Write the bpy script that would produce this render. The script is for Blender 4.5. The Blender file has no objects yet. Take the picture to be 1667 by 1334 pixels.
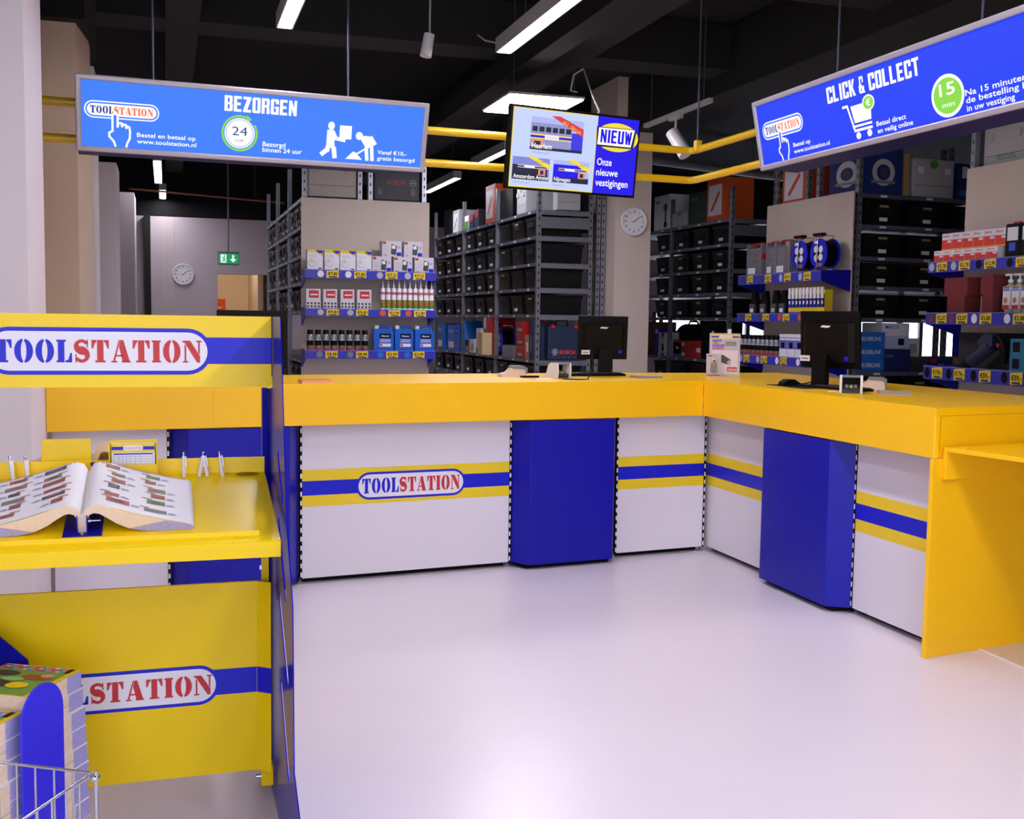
import bpy, math, random
from mathutils import Matrix, Vector
random.seed(4)
S = bpy.context.scene
COL = S.collection

# ------------------------------------------------------------------ camera
FPX, YAW, PITCH, ROLL, EYE = 1800.0, .30389, .08011, .01417, 1.47
_c, _s = math.cos, math.sin
_A = Matrix(((1, 0, 0), (0, 0, -1), (0, 1, 0))) @ Matrix(((_c(YAW), -_s(YAW), 0), (_s(YAW), _c(YAW), 0), (0, 0, 1)))
RCAM = Matrix(((_c(ROLL), -_s(ROLL), 0), (_s(ROLL), _c(ROLL), 0), (0, 0, 1))) @ Matrix(((1, 0, 0), (0, _c(PITCH), -_s(PITCH)), (0, _s(PITCH), _c(PITCH)))) @ _A
cam = bpy.data.cameras.new('camera')
cam.sensor_fit = 'HORIZONTAL'
cam.sensor_width = 36.0
cam.lens = FPX / 1667.0 * 36.0
cam.clip_start = .05
cam_o = bpy.data.objects.new('camera', cam)
COL.objects.link(cam_o)
_r = Matrix(((1, 0, 0), (0, -1, 0), (0, 0, -1))) @ RCAM
cam_o.matrix_world = Matrix.Translation((0, 0, EYE)) @ _r.transposed().to_4x4()
S.camera = cam_o

# ------------------------------------------------------------------ world, exposure
W = bpy.data.worlds.new('daylight')
S.world = W
W.use_nodes = True
W.node_tree.nodes['Background'].inputs[0].default_value = (.80, .88, 1.0, 1)
W.node_tree.nodes['Background'].inputs[1].default_value = 5.0
S.view_settings.view_transform = 'Standard'
S.view_settings.look = 'None'
S.view_settings.gamma = 1
S.view_settings.use_curve_mapping = False
S.view_settings.exposure = 0.0
S.cycles.use_denoising = True
S.cycles.max_bounces = 8
S.cycles.diffuse_bounces = 4
S.cycles.sample_clamp_indirect = 6.0
LAMP = 46.0          # radiance of the LED tubes and panels
LAMP_TINT = (1.0, .935, 1.03)

# ------------------------------------------------------------------ a pixel of the photograph to a point of the place
C0 = Vector((0, 0, EYE))
def ray(px, py): return RCAM.transposed() @ Vector((px - 833.5, py - 667.0, FPX))
def on_z(px, py, z): d = ray(px, py); return C0 + d * ((z - EYE) / d.z)
def on_y(px, py, y): d = ray(px, py); return C0 + d * (y / d.y)
def on_x(px, py, x): d = ray(px, py); return C0 + d * (x / d.x)
def at_d(px, py, d): return C0 + ray(px, py) * (d / FPX)
def on_plane(px, py, p, n):
    d = ray(px, py); n = Vector(n); return C0 + d * ((Vector(p) - C0).dot(n) / d.dot(n))

# ------------------------------------------------------------------ materials
def lin(c):
    return tuple((x / 255 / 12.92) if x <= 10.3 else ((x / 255 + .055) / 1.055) ** 2.4 for x in c) + (1,)
MATS = {}
def mat(name, rgb, rough=.5, metal=0.0, emit=0.0, noise=0.0, scale=20.0, spec=.5, coat=0.0, trans=0.0, alpha=1.0, bump=0.0):
    if name in MATS: return MATS[name]
    m = bpy.data.materials.new(name); m.use_nodes = True
    nt = m.node_tree; b = nt.nodes['Principled BSDF']
    col = lin(rgb)
    b.inputs['Base Color'].default_value = col
    b.inputs['Roughness'].default_value = rough
    b.inputs['Metallic'].default_value = metal
    b.inputs['Specular IOR Level'].default_value = spec
    b.inputs['Coat Weight'].default_value = coat
    b.inputs['Transmission Weight'].default_value = trans
    b.inputs['Alpha'].default_value = alpha
    if emit:
        b.inputs['Emission Color'].default_value = col
        b.inputs['Emission Strength'].default_value = emit
        b.inputs['Base Color'].default_value = (.01, .01, .01, 1)
        b.inputs['Specular IOR Level'].default_value = .2
    if noise or bump:
        tc = nt.nodes.new('ShaderNodeTexCoord'); nz = nt.nodes.new('ShaderNodeTexNoise')
        nz.inputs['Scale'].default_value = scale; nz.inputs['Detail'].default_value = 4
        nt.links.new(tc.outputs['Object'], nz.inputs['Vector'])
        if noise:
            mx = nt.nodes.new('ShaderNodeMix'); mx.data_type = 'RGBA'
            mx.inputs['A'].default_value = tuple(max(0, x * (1 - noise)) for x in col[:3]) + (1,)
            mx.inputs['B'].default_value = tuple(min(1, x * (1 + noise)) for x in col[:3]) + (1,)
            nt.links.new(nz.outputs['Fac'], mx.inputs['Factor'])
            nt.links.new(mx.outputs['Result'], b.inputs['Base Color'])
        if bump:
            bp = nt.nodes.new('ShaderNodeBump'); bp.inputs['Strength'].default_value = bump; bp.inputs['Distance'].default_value = .002
            nt.links.new(nz.outputs['Fac'], bp.inputs['Height']); nt.links.new(bp.outputs['Normal'], b.inputs['Normal'])
    MATS[name] = m
    return m
YEL = mat('counter_yellow', (255, 198, 10), .35, noise=.02, scale=3)
LEM = mat('stand_yellow', (246, 210, 6), .30, noise=.02, scale=3, spec=.3)
BLU = mat('brand_blue', (16, 16, 158), .38, spec=.3)
BLG = mat('stand_blue', (12, 12, 165), .2, spec=.06)
PRB = mat('print_blue', (26, 30, 198), .4, spec=.3)
PRY = mat('print_yellow', (236, 205, 25), .4)
PRR = mat('print_red', (196, 42, 48), .5)
PRW = mat('print_white', (232, 230, 240), .45)
WHP = mat('panel_white', (226, 220, 228), .35, noise=.015, scale=5)
WHT = mat('white_plastic', (228, 226, 230), .35)
BLK = mat('black_plastic', (9, 9, 10), .5, spec=.15)
BKM = mat('black_matte', (10, 10, 11), .7)
BIN = mat('bin_black', (8, 8, 9), .45, noise=.1, scale=8, spec=.3)
BIN2 = mat('bin_handle_black', (17, 17, 19), .55, spec=.3)
GRY = mat('galvanised_steel', (150, 152, 162), .38, metal=.75, noise=.12, scale=12)
SHF = mat('shelf_steel', (112, 114, 130), .42, metal=.6, noise=.1, scale=10)
DGR = mat('dark_grey_plastic', (60, 61, 66), .45)
MGR = mat('mid_grey_plastic', (120, 121, 128), .45)
LGR = mat('light_grey_plastic', (178, 180, 184), .45)
ALU = mat('sign_aluminium', (172, 165, 172), .35, metal=.35)
CHR = mat('chromed_wire', (205, 210, 220), .18, metal=.95)
BEI = mat('beige_board', (206, 192, 180), .6, noise=.03, scale=6)
PAPER = mat('paper', (236, 234, 240), .6)
PAGES = mat('page_edges', (236, 214, 188), .75, noise=.12, scale=90)
TABS = mat('tab_edges', (168, 164, 216), .7, noise=.25, scale=120)
RED = mat('red_plastic', (190, 30, 30), .4)
ORG = mat('orange_print', (214, 84, 30), .5)
GRN = mat('green_print', (70, 150, 50), .5)
BRN = mat('cardboard', (170, 130, 92), .75)
NAVY = mat('navy_case', (26, 44, 74), .5)
SKY = mat('bright_blue_box', (26, 110, 205), .45)
TEAL = mat('teal_case', (20, 110, 140), .45)
CLEAR = mat('clear_pack', (150, 148, 158), .15, alpha=.45)
LED = mat('led_diffuser', (255, 255, 255), emit=LAMP)
LED.node_tree.nodes['Principled BSDF'].inputs['Emission Color'].default_value = LAMP_TINT + (1,)

# ------------------------------------------------------------------ mesh builder
def _arc(cx, cy, rx, ry, a0, a1, n=18):
    return [(cx + rx * math.cos(math.radians(a0 + (a1 - a0) * i / n)), cy + ry * math.sin(math.radians(a0 + (a1 - a0) * i / n))) for i in range(n + 1)]
def glyph(ch):
    """stencil serif capitals: (width, polygons) in a box of height 1"""
    if ch == 'T':
        return .84, [[(0, .62), (0, 1), (.235, 1), (.235, .90), (.17, .87), (.075, .62)], [(.84, .62), (.84, 1), (.605, 1), (.605, .90), (.67, .87), (.765, .62)],
                     [(.265, 1), (.575, 1), (.575, .09), (.67, .09), (.67, 0), (.17, 0), (.17, .09), (.265, .09)]]
    if ch == 'O':
        return .88, [_arc(.44, .5, .44, .53, 97, 263) + _arc(.44, .5, .13, .44, 258, 102), _arc(.44, .5, .44, .53, -83, 83) + _arc(.44, .5, .13, .44, 78, -78)]
    if ch == 'L':
        return .74, [[(0, 1), (.46, 1), (.46, .91), (.38, .91), (.38, 0), (0, 0), (0, .09), (.07, .09), (.07, .91), (0, .91)], [(.42, 0), (.74, 0), (.74, .42), (.66, .42), (.56, .12), (.42, .09)]]
    if ch == 'S':
        sp = _arc(.36, .74, .26, .21, 25, 270, 22) + _arc(.36, .29, .26, .23, 90, -155, 22)[1:]
        out = []
        th = [.075 + .12 * max(0, 1 - abs(i - 22) / 13) for i in range(len(sp))]
        L, Rr = [], []
        for i, p in enumerate(sp):
            q0, q1 = sp[max(0, i - 1)], sp[min(len(sp) - 1, i + 1)]
            dx, dy = q1[0] - q0[0], q1[1] - q0[1]; l = math.hypot(dx, dy) or 1
            L.append((p[0] - dy / l * th[i], p[1] + dx / l * th[i])); Rr.append((p[0] + dy / l * th[i], p[1] - dx / l * th[i]))
        for i in range(len(sp) - 1): out.append([L[i], L[i + 1], Rr[i + 1], Rr[i]])
        out += [[(.6, .66), (.66, .66), (.66, 1.02), (.6, 1.0)], [(.05, -.02), (.11, 0), (.11, .36), (.05, .36)]]
        return .72, out
    if ch == 'A':
        return .94, [[(.08, .05), (.37, 1), (.44, 1), (.18, .05)], [(0, 0), (.29, 0), (.29, .07), (0, .07)], [(.45, 1), (.6, 1), (.9, .05), (.55, .05), (.38, .70)],
                     [(.5, 0), (.94, 0), (.94, .07), (.5, .07)], [(.24, .27), (.55, .27), (.55, .34), (.24, .34)]]
    if ch == 'I':
        return .44, [[(0, 0), (.44, 0), (.44, .09), (.38, .09), (.38, .91), (.44, .91), (.44, 1), (0, 1), (0, .91), (.06, .91), (.06, .09), (0, .09)]]
    if ch == 'N':
        return .96, [[(.09, .05), (.18, .05), (.18, .74), (.09, .85)], [(0, 0), (.28, 0), (.28, .07), (0, .07)], [(0, 1), (.38, 1), (.88, .3), (.88, 0), (.72, 0), (.10, .90), (0, .91)],
                     [(.78, .46), (.87, .35), (.87, .95), (.78, .95)], [(.68, .93), (.96, .93), (.96, 1), (.68, 1)]]
def block(ch):
    """heavy condensed capitals: polygons in a box .58 wide and 1 high"""
    R = lambda a, b, c, d: [(a, c), (b, c), (b, d), (a, d)]
    L, M, H = R(0, .22, 0, 1), R(.36, .58, .05, .95), None
    top, bot, mid = R(.05, .53, .84, 1), R(.05, .53, 0, .16), R(.1, .5, .43, .58)
    lft = R(0, .22, .05, .95)
    return {'B': [L, R(.1, .5, .84, 1), R(.1, .5, 0, .16), mid, R(.36, .56, .54, .96), R(.36, .58, .04, .49)],
            'E': [L, R(.1, .54, .83, 1), R(.1, .54, 0, .17), R(.1, .48, .42, .59)], 'Z': [R(0, .56, .83, 1), R(0, .56, 0, .17), [(.28, .86), (.56, .86), (.28, .14), (0, .14)]],
            'O': [lft, M, top, bot], 'R': [L, R(.1, .5, .84, 1), R(.1, .5, .42, .57), R(.36, .57, .52, .95), [(.34, .47), (.55, .47), (.58, .2), (.58, 0), (.37, 0), (.36, .25)]],
            'G': [lft, top, bot, R(.36, .58, .68, .95), R(.38, .58, 0, .5), R(.3, .58, .38, .52)], 'N': [R(0, .19, 0, 1), R(.39, .58, 0, 1), [(.0, 1), (.2, 1), (.58, 0), (.38, 0)]],
            'C': [lft, top, bot, R(.36, .58, .64, .95), R(.36, .58, .05, .36)], 'L': [L, R(.1, .52, 0, .17)], 'I': [R(.18, .40, 0, 1)], 'K': [L, [(.2, .42), (.36, 1), (.58, 1), (.34, .42)], [(.2, .6), (.36, 0), (.6, 0), (.34, .62)]],
            'T': [R(0, .58, .83, 1), R(.18, .4, 0, 1)], 'U': [R(0, .22, .05, 1), R(.36, .58, .05, 1), bot], 'W': [[(0, 1), (.15, 1), (.25, 0), (.1, 0)], [(.1, 0), (.25, 0), (.34, .9), (.22, .9)], [(.22, .9), (.34, .9), (.48, 0), (.33, 0)], [(.33, 0), (.48, 0), (.58, 1), (.43, 1)]],
            '&': [R(.08, .2, .55, .95), R(.34, .46, .62, .95), R(.1, .44, .86, 1), R(0, .18, .06, .5), R(.06, .4, 0, .14), R(.34, .5, .06, .42), [(.06, .6), (.22, .6), (.58, 0), (.38, 0)]], ' ': []}[ch]
_txt = {}
def text_geo(s, bold=0.0):
    k = (s, bold)
    if k not in _txt:
        cu = bpy.data.curves.new('t', 'FONT'); cu.body = s; cu.size = 1.0; cu.offset = bold; cu.space_character = 1 + bold * 1.3; cu.resolution_u = 3
        o = bpy.data.objects.new('t', cu); COL.objects.link(o)
        dg = bpy.context.evaluated_depsgraph_get()
        me = bpy.data.meshes.new_from_object(o.evaluated_get(dg))
        vs = [(v.co.x, v.co.y) for v in me.vertices]; fs = [tuple(p.vertices) for p in me.polygons]
        bpy.data.objects.remove(o); bpy.data.curves.remove(cu); bpy.data.meshes.remove(me)
        xs = [v[0] for v in vs] or [0, 1]; ys = [v[1] for v in vs] or [0, 1]
        _txt[k] = (vs, fs, min(xs), max(xs), min(ys), max(ys))
    return _txt[k]

class MB:
    def __init__(s): s.v, s.f, s.m, s.sm, s.mats, s.M = [], [], [], [], [], Matrix.Identity(4)
    def mi(s, m):
        if m not in s.mats: s.mats.append(m)
        return s.mats.index(m)
    def add(s, vs, fs, m, smooth=False):
        b = len(s.v); k = s.mi(m)
        s.v += [tuple(s.M @ Vector(v)) for v in vs]
        for f in fs: s.f.append([b + i for i in f]); s.m.append(k); s.sm.append(smooth)
        return s
    def box(s, x0, x1, y0, y1, z0, z1, m):
        return s.add([(x, y, z) for z in (z0, z1) for y in (y0, y1) for x in (x0, x1)],
                     [(0, 2, 3, 1), (4, 5, 7, 6), (0, 1, 5, 4), (2, 6, 7, 3), (0, 4, 6, 2), (1, 3, 7, 5)], m)
    def taper(s, x0, x1, y0, y1, z0, z1, t, m):
        """a box whose bottom is drawn in by t on all sides"""
        return s.add([(x0 + t, y0 + t, z0), (x1 - t, y0 + t, z0), (x0 + t, y1 - t, z0), (x1 - t, y1 - t, z0), (x0, y0, z1), (x1, y0, z1), (x0, y1, z1), (x1, y1, z1)],
                     [(0, 2, 3, 1), (4, 5, 7, 6), (0, 1, 5, 4), (2, 6, 7, 3), (0, 4, 6, 2), (1, 3, 7, 5)], m)
    def prism(s, poly, axis, a, b, m, smooth=False):
        f = {'x': lambda p, t: (t, p[0], p[1]), 'y': lambda p, t: (p[0], t, p[1]), 'z': lambda p, t: (p[0], p[1], t)}[axis]
        n = len(poly)
        s.add([f(p, a) for p in poly] + [f(p, b) for p in poly], [(i, (i + 1) % n, n + (i + 1) % n, n + i) for i in range(n)], m, smooth)
        s.add([f(p, a) for p in poly], [tuple(range(n))], m); s.add([f(p, b) for p in poly], [tuple(range(n))], m)
        return s
    def cyl(s, p0, p1, r, m, n=14, r2=None, smooth=True):
        p0, p1 = Vector(p0), Vector(p1); d = (p1 - p0).normalized(); r2 = r if r2 is None else r2
        u = d.orthogonal().normalized(); w = d.cross(u)
        A = [p0 + (u * math.cos(t) + w * math.sin(t)) * r for t in [2 * math.pi * i / n for i in range(n)]]
        B = [p1 + (u * math.cos(t) + w * math.sin(t)) * r2 for t in [2 * math.pi * i / n for i in range(n)]]
        s.add(A + B, [(i, (i + 1) % n, n + (i + 1) % n, n + i) for i in range(n)], m, smooth)
        s.add(A, [tuple(range(n))], m); s.add(B, [tuple(range(n))], m)
        return s
    def tube(s, pts, r, m, n=8):
        pts = [Vector(p) for p in pts]; rings = []
        u = (pts[1] - pts[0]).orthogonal().normalized()
        for i, p in enumerate(pts):
            d = (pts[min(i + 1, len(pts) - 1)] - pts[max(i - 1, 0)]).normalized()
            u = (u - d * u.dot(d)).normalized(); w = d.cross(u)
            rings += [p + (u * math.cos(2 * math.pi * k / n) + w * math.sin(2 * math.pi * k / n)) * r for k in range(n)]
        fs = [(i * n + k, i * n + (k + 1) % n, (i + 1) * n + (k + 1) % n, (i + 1) * n + k) for i in range(len(pts) - 1) for k in range(n)]
        s.add(rings, fs, m, True); s.add(rings[:n], [tuple(range(n))], m); s.add(rings[-n:], [tuple(range(n))], m)
        return s
    def lathe(s, prof, m, c=(0, 0, 0), n=20, smooth=True):
        vs = [(c[0] + r * math.cos(2 * math.pi * k / n), c[1] + r * math.sin(2 * math.pi * k / n), c[2] + z) for r, z in prof for k in range(n)]
        fs = [(i * n + k, i * n + (k + 1) % n, (i + 1) * n + (k + 1) % n, (i + 1) * n + k) for i in range(len(prof) - 1) for k in range(n)]
        s.add(vs, fs, m, smooth)
        s.add(vs[:n], [tuple(range(n))], m); s.add(vs[-n:], [tuple(range(n))], m)
        return s
    # flat print on a face that looks along -y: u to the right, v up, lying off in front of y = y0
    def poly(s, pts, m, y): return s.add([(p[0], y, p[1]) for p in pts], [tuple(range(len(pts)))], m)
    def rect(s, u0, u1, v0, v1, m, y): return s.poly([(u0, v0), (u1, v0), (u1, v1), (u0, v1)], m, y)
    def ell(s, cu, cv, ru, rv, m, y, n=32): return s.poly([(cu + ru * math.cos(2 * math.pi * i / n), cv + rv * math.sin(2 * math.pi * i / n)) for i in range(n)], m, y)
    def ring(s, cu, cv, ru, rv, t, m, y, a0=0, a1=360, n=40):
        o = _arc(cu, cv, ru, rv, a0, a1, n); i_ = _arc(cu, cv, ru - t, rv - t, a0, a1, n)
        return s.add([(p[0], y, p[1]) for p in o + i_], [(k, k + 1, n + 1 + k + 1, n + 1 + k) for k in range(n)], m)
    def pill(s, u0, u1, v0, v1, m, y):
        r = (v1 - v0) / 2
        return s.poly(_arc(u1 - r, v0 + r, r, r, -90, 90, 14) + _arc(u0 + r, v0 + r, r, r, 90, 270, 14), m, y)
    def stroke(s, pts, t, m, y):
        for a, b in zip(pts, pts[1:]):
            dx, dy = b[0] - a[0], b[1] - a[1]; l = math.hypot(dx, dy) or 1; nx, ny = -dy / l * t / 2, dx / l * t / 2; ex, ey = dx / l * t * .4, dy / l * t * .4
            s.poly([(a[0] + nx - ex, a[1] + ny - ey), (a[0] - nx - ex, a[1] - ny - ey), (b[0] - nx + ex, b[1] - ny + ey), (b[0] + nx + ex, b[1] + ny + ey)], m, y)
        return s
    def text(s, st, u, v, h, m, y, w=None, bold=.0, align='l', ref=None):
        """cap height h, optional total width w, baseline at v"""
        vs, fs, x0, x1, y0, y1 = text_geo(st, bold)
        cap = text_geo('H', bold); k = h / (cap[5] - cap[4]); kx = k if w is None else w / (x1 - x0)
        du = {'l': -x0 * kx, 'c': -(x0 + x1) / 2 * kx, 'r': -x1 * kx}[align]
        return s.add([(u + du + a * kx, y, v + b * k) for a, b in vs], fs, m)
    def stencil(s, st, u, v, h, w, cols, y):
        ws = [glyph(c)[0] for c in st]; gap = .11; tot = sum(ws) + gap * (len(st) - 1); k = w / tot; x = u
        for c, wd, mm in zip(st, ws, cols):
            for pg in glyph(c)[1]: s.poly([(x + p[0] * k, v + p[1] * h) for p in pg], mm, y)
            x += (wd + gap) * k
        return s
    def heavy(s, st, u, v, h, m, y, w):
        adv = {'I': .36, ' ': .30, 'W': .78}; xs = [adv.get(c, .66) for c in st]; k = w / (sum(xs) - .08); x = u
        for c, a in zip(st, xs):
            f = 1.2 if c == 'W' else 1
            for pg in block(c): s.poly([(x + (p[0] * f - (.14 if c == 'I' else 0)) * k, v + p[1] * h) for p in pg], m, y)
            x += a * k
        return s
    def logo(s, cu, cv, w, h, y, th, tw, border=None, blue=None, red=None, white=None, bt=.2):
        """the pill with TOOL in blue and STATION in red"""
        blue, red, white, border = blue or PRB, red or PRR, white or PRW, border or PRB
        b = h * bt / 2
        s.pill(cu - w / 2, cu + w / 2, cv - h / 2, cv + h / 2, border, y)
        s.pill(cu - w / 2 + b, cu + w / 2 - b, cv - h / 2 + b, cv + h / 2 - b, white, y - .0006)
        return s.stencil('TOOLSTATION', cu - tw / 2, cv - th / 2, th, tw, [blue] * 4 + [red] * 7, y - .0012)
    def build(s, name, parent=None, loc=(0, 0, 0), rot=(0, 0, 0), bevel=0.0, seg=2):
        me = bpy.data.meshes.new(name); me.from_pydata(s.v, [], s.f)
        for m in s.mats: me.materials.append(m)
        me.polygons.foreach_set('material_index', s.m); me.polygons.foreach_set('use_smooth', s.sm); me.update()
        o = bpy.data.objects.new(name, me); COL.objects.link(o)
        o.location = loc; o.rotation_euler = rot
        if parent: o.parent = parent
        if bevel:
            b = o.modifiers.new('edge', 'BEVEL'); b.width = bevel; b.segments = seg; b.limit_method = 'ANGLE'; b.angle_limit = math.radians(50)
        return o

def tag(o, label, cat, group=None):
    o['label'] = label; o['category'] = cat
    if group: o['group'] = group
    return o
def thing(name, label, cat, loc=(0, 0, 0), rot=(0, 0, 0), group=None):
    o = bpy.data.objects.new(name, None); COL.objects.link(o); o.empty_display_size = .1
    o.location = loc; o.rotation_euler = rot if isinstance(rot, tuple) else (0, 0, rot)
    return tag(o, label, cat, group)
def struct(o): o['kind'] = 'structure'; return o
def stuff(o): o['kind'] = 'stuff'; return o
def dup(root, loc, rot=None, label=None, group=None):
    r = root.copy(); COL.objects.link(r); r.location = loc
    if rot is not None: r.rotation_euler = rot if isinstance(rot, tuple) else (0, 0, rot)
    if label: r['label'] = label
    if group: r['group'] = group
    for ch in list(root.children):
        c = ch.copy(); COL.objects.link(c); c.parent = r
        for g in ch.children:
            d = g.copy(); COL.objects.link(d); d.parent = c
    return r
ORD = ['first', 'second', 'third', 'fourth', 'fifth', 'sixth', 'seventh', 'eighth', 'ninth', 'tenth', 'eleventh', 'twelfth']
FACE_L = -math.pi / 2     # turns a thing that looks along -y so that it looks along -x
# ------------------------------------------------------------------ the room
FLOOR = mat('resin_floor', (216, 208, 218), .32, noise=.025, scale=2.2, spec=.4, bump=.02)
CEIL = mat('ceiling_black', (9, 9, 10), .9)
BEAM = mat('beam_black', (12, 12, 13), .75)
WALLB = mat('back_wall_paint', (196, 184, 190), .7, noise=.02, scale=4)
BEIW = mat('beige_wall_paint', (214, 192, 172), .7, noise=.02, scale=4)
PILW = mat('pillar_paint', (226, 216, 220), .65, noise=.015, scale=4)
def sbox(name, x0, x1, y0, y1, z0, z1, m): return struct(MB().box(x0, x1, y0, y1, z0, z1, m).build(name))
XL, XR, YF, YB, ZC = -4.0, 16.0, -5.0, 17.5, 4.0
sbox('floor', XL, XR, YF, YB, -.1, 0, FLOOR)
sbox('ceiling', XL, XR, YF, YB, ZC, ZC + .1, CEIL)
sbox('wall_left', XL - .1, XL, YF, YB, 0, ZC, BEIW)
sbox('wall_right', XR, XR + .1, YF, YB, 0, ZC, WALLB)
b = MB()      # shop front behind the camera, its open window kept to one side to shape daylight
b.box(XL, XR, YF - .1, YF, 0, .25, PILW); b.box(XL, XR, YF - .1, YF, 3.0, ZC, CEIL)
b.box(XL, XL + .5, YF - .1, YF, .25, 3.0, PILW); b.box(1.9, XR, YF - .1, YF, .25, 3.0, PILW); b.box(-1.1, -.95, YF - .1, YF, .25, 3.0, PILW)
struct(b.build('wall_front'))
# back wall: doorway at left, windows far right, black above 3.0 m
b = MB(); dx0, dx1 = .76, 1.75
b.box(XL, dx0, YB, YB + .1, 0, 2.95, WALLB); b.box(dx1, 8.0, YB, YB + .1, 0, 2.95, WALLB); b.box(dx0, dx1, YB, YB + .1, 2.12, 2.95, WALLB)
b.box(8.0, 15.4, YB, YB + .1, 0, .9, WALLB); b.box(8.0, 15.4, YB, YB + .1, 1.66, 2.95, WALLB); b.box(15.4, XR, YB, YB + .1, 0, 2.95, WALLB)
b.box(XL, XR, YB, YB + .1, 2.95, ZC, CEIL)
struct(b.build('wall_back'))
b = MB()
for i in range(9): b.box(8.0 + i * .91, 8.08 + i * .91, YB + .02, YB + .08, .9, 1.66, DGR)
struct(b.build('window_1'))
# doorway trim, with the warm-lit back room behind it
b = MB(); b.box(dx0 - .14, dx0, YB - .03, YB + .1, 0, 2.119, WALLB); b.box(dx0 - .14, dx1 + .1, YB - .03, YB + .1, 2.12, 2.26, WALLB)
struct(b.build('trim_1'))
WARM = mat('back_room_paint', (226, 206, 180), .7)
b = MB(); b.box(-1, 3.2, 20.4, 20.5, 0, 2.9, WARM); b.box(-1.1, -1, 17.6, 20.5, 0, 2.9, WARM); b.box(3.2, 3.3, 17.6, 20.5, 0, 2.9, WARM)
b.box(-1, 3.2, 17.6, 20.4, 2.9, 3.0, WARM); b.box(-1, 3.2, 17.6, 20.4, -.1, 0, FLOOR); b.box(1.42, 1.5, 18.2, 20.4, 0, 2.9, WARM)
struct(b.build('wall_back_room'))
# vertical joints and the dark duct edge on the back wall
b = MB(); b.box(-.29, -.2, YB - .25, YB, 0, 2.95, BEAM); b.box(-.03, -.012, YB - .02, YB, 0, 2.95, BEIW); b.box(.12, .13, YB - .01, YB, 0, 2.95, BEIW)
struct(b.build('trim_2'))
# pillar in front of the counter's end; beige pier and white piers down the aisle beyond it
b = MB(); b.box(-1.6, -.565, 5.22, 5.94, 0, ZC, PILW); b.box(-1.6, -.5645, 5.2195, 5.9405, 3.02, 3.024, BEIW)
struct(b.build('pillar'))
struct(MB().prism([(-2.4, 7.3), (-.5, 7.3), (-.455, 7.75), (-.455, 7.9), (-2.4, 7.9)], 'z', 0, 3.22, BEIW).build('pillar'))
sbox('ceiling_bulkhead', -2.4, -.44, 7.2, 8.4, 3.222, ZC, CEIL)
sbox('pillar', -1.0, -.435, 7.92, 8.35, 0, 3.1, PILW)
sbox('pillar', -1.0, -.37, 9.7, 10.3, 0, 2.71, PILW)
sbox('pillar', -1.0, -.33, 13.6, 14.4, 0, 2.88, PILW)
# column with the clock
b = MB(); b.box(4.485, 4.89, 10.8, 11.55, 0, ZC, BEI)
struct(b.build('pillar'))
# ceiling beams and ducts
for nm, x0, x1, y0, y1, z0, z1 in (('ceiling_beam', 2.98, 3.25, 4.5, 17.4, 3.55, 3.99), ('ceiling_beam', 4.6, 5.2, 2.5, 17.4, 3.45, 3.99), ('ceiling_beam', .02, .26, 7.5, 17.4, 3.6, 3.99),
                                   ('ceiling_beam', -3.9, 8.0, 8.6, 9.0, 3.62, 3.99), ('ceiling_beam', 3.3, 7.5, 6.3, 6.6, 3.6, 3.99), ('ceiling_beam', 2.62, 2.8, 6.0, 17.4, 3.42, 3.6)):
    sbox(nm, x0, x1, y0, y1, z0, z1, BEAM)
# small tiled edge of floor at the yellow end panel
TIL = mat('floor_tile_beige', (206, 190, 172), .4, noise=.03, scale=5)
pa, pb = on_z(1593, 1057, 0), on_z(1667, 1089, 0)
dv = (pb - pa)
b = MB(); b.prism([(pa.x, pa.y), (pa.x + dv.x * 6, pa.y + dv.y * 6), (pa.x + dv.x * 6 + 4, pa.y + dv.y * 6), (pa.x + 4, pa.y + .2)], 'z', 0, .002, TIL)
nx, ny = dv.y / dv.length * .006, -dv.x / dv.length * .006
b.prism([(pa.x - nx, pa.y - ny), (pa.x + dv.x * 6 - nx, pa.y + dv.y * 6 - ny), (pa.x + dv.x * 6 + nx, pa.y + dv.y * 6 + ny), (pa.x + nx, pa.y + ny)], 'z', 0, .004, PRW)
struct(b.build('floor_tiles'))

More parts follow.
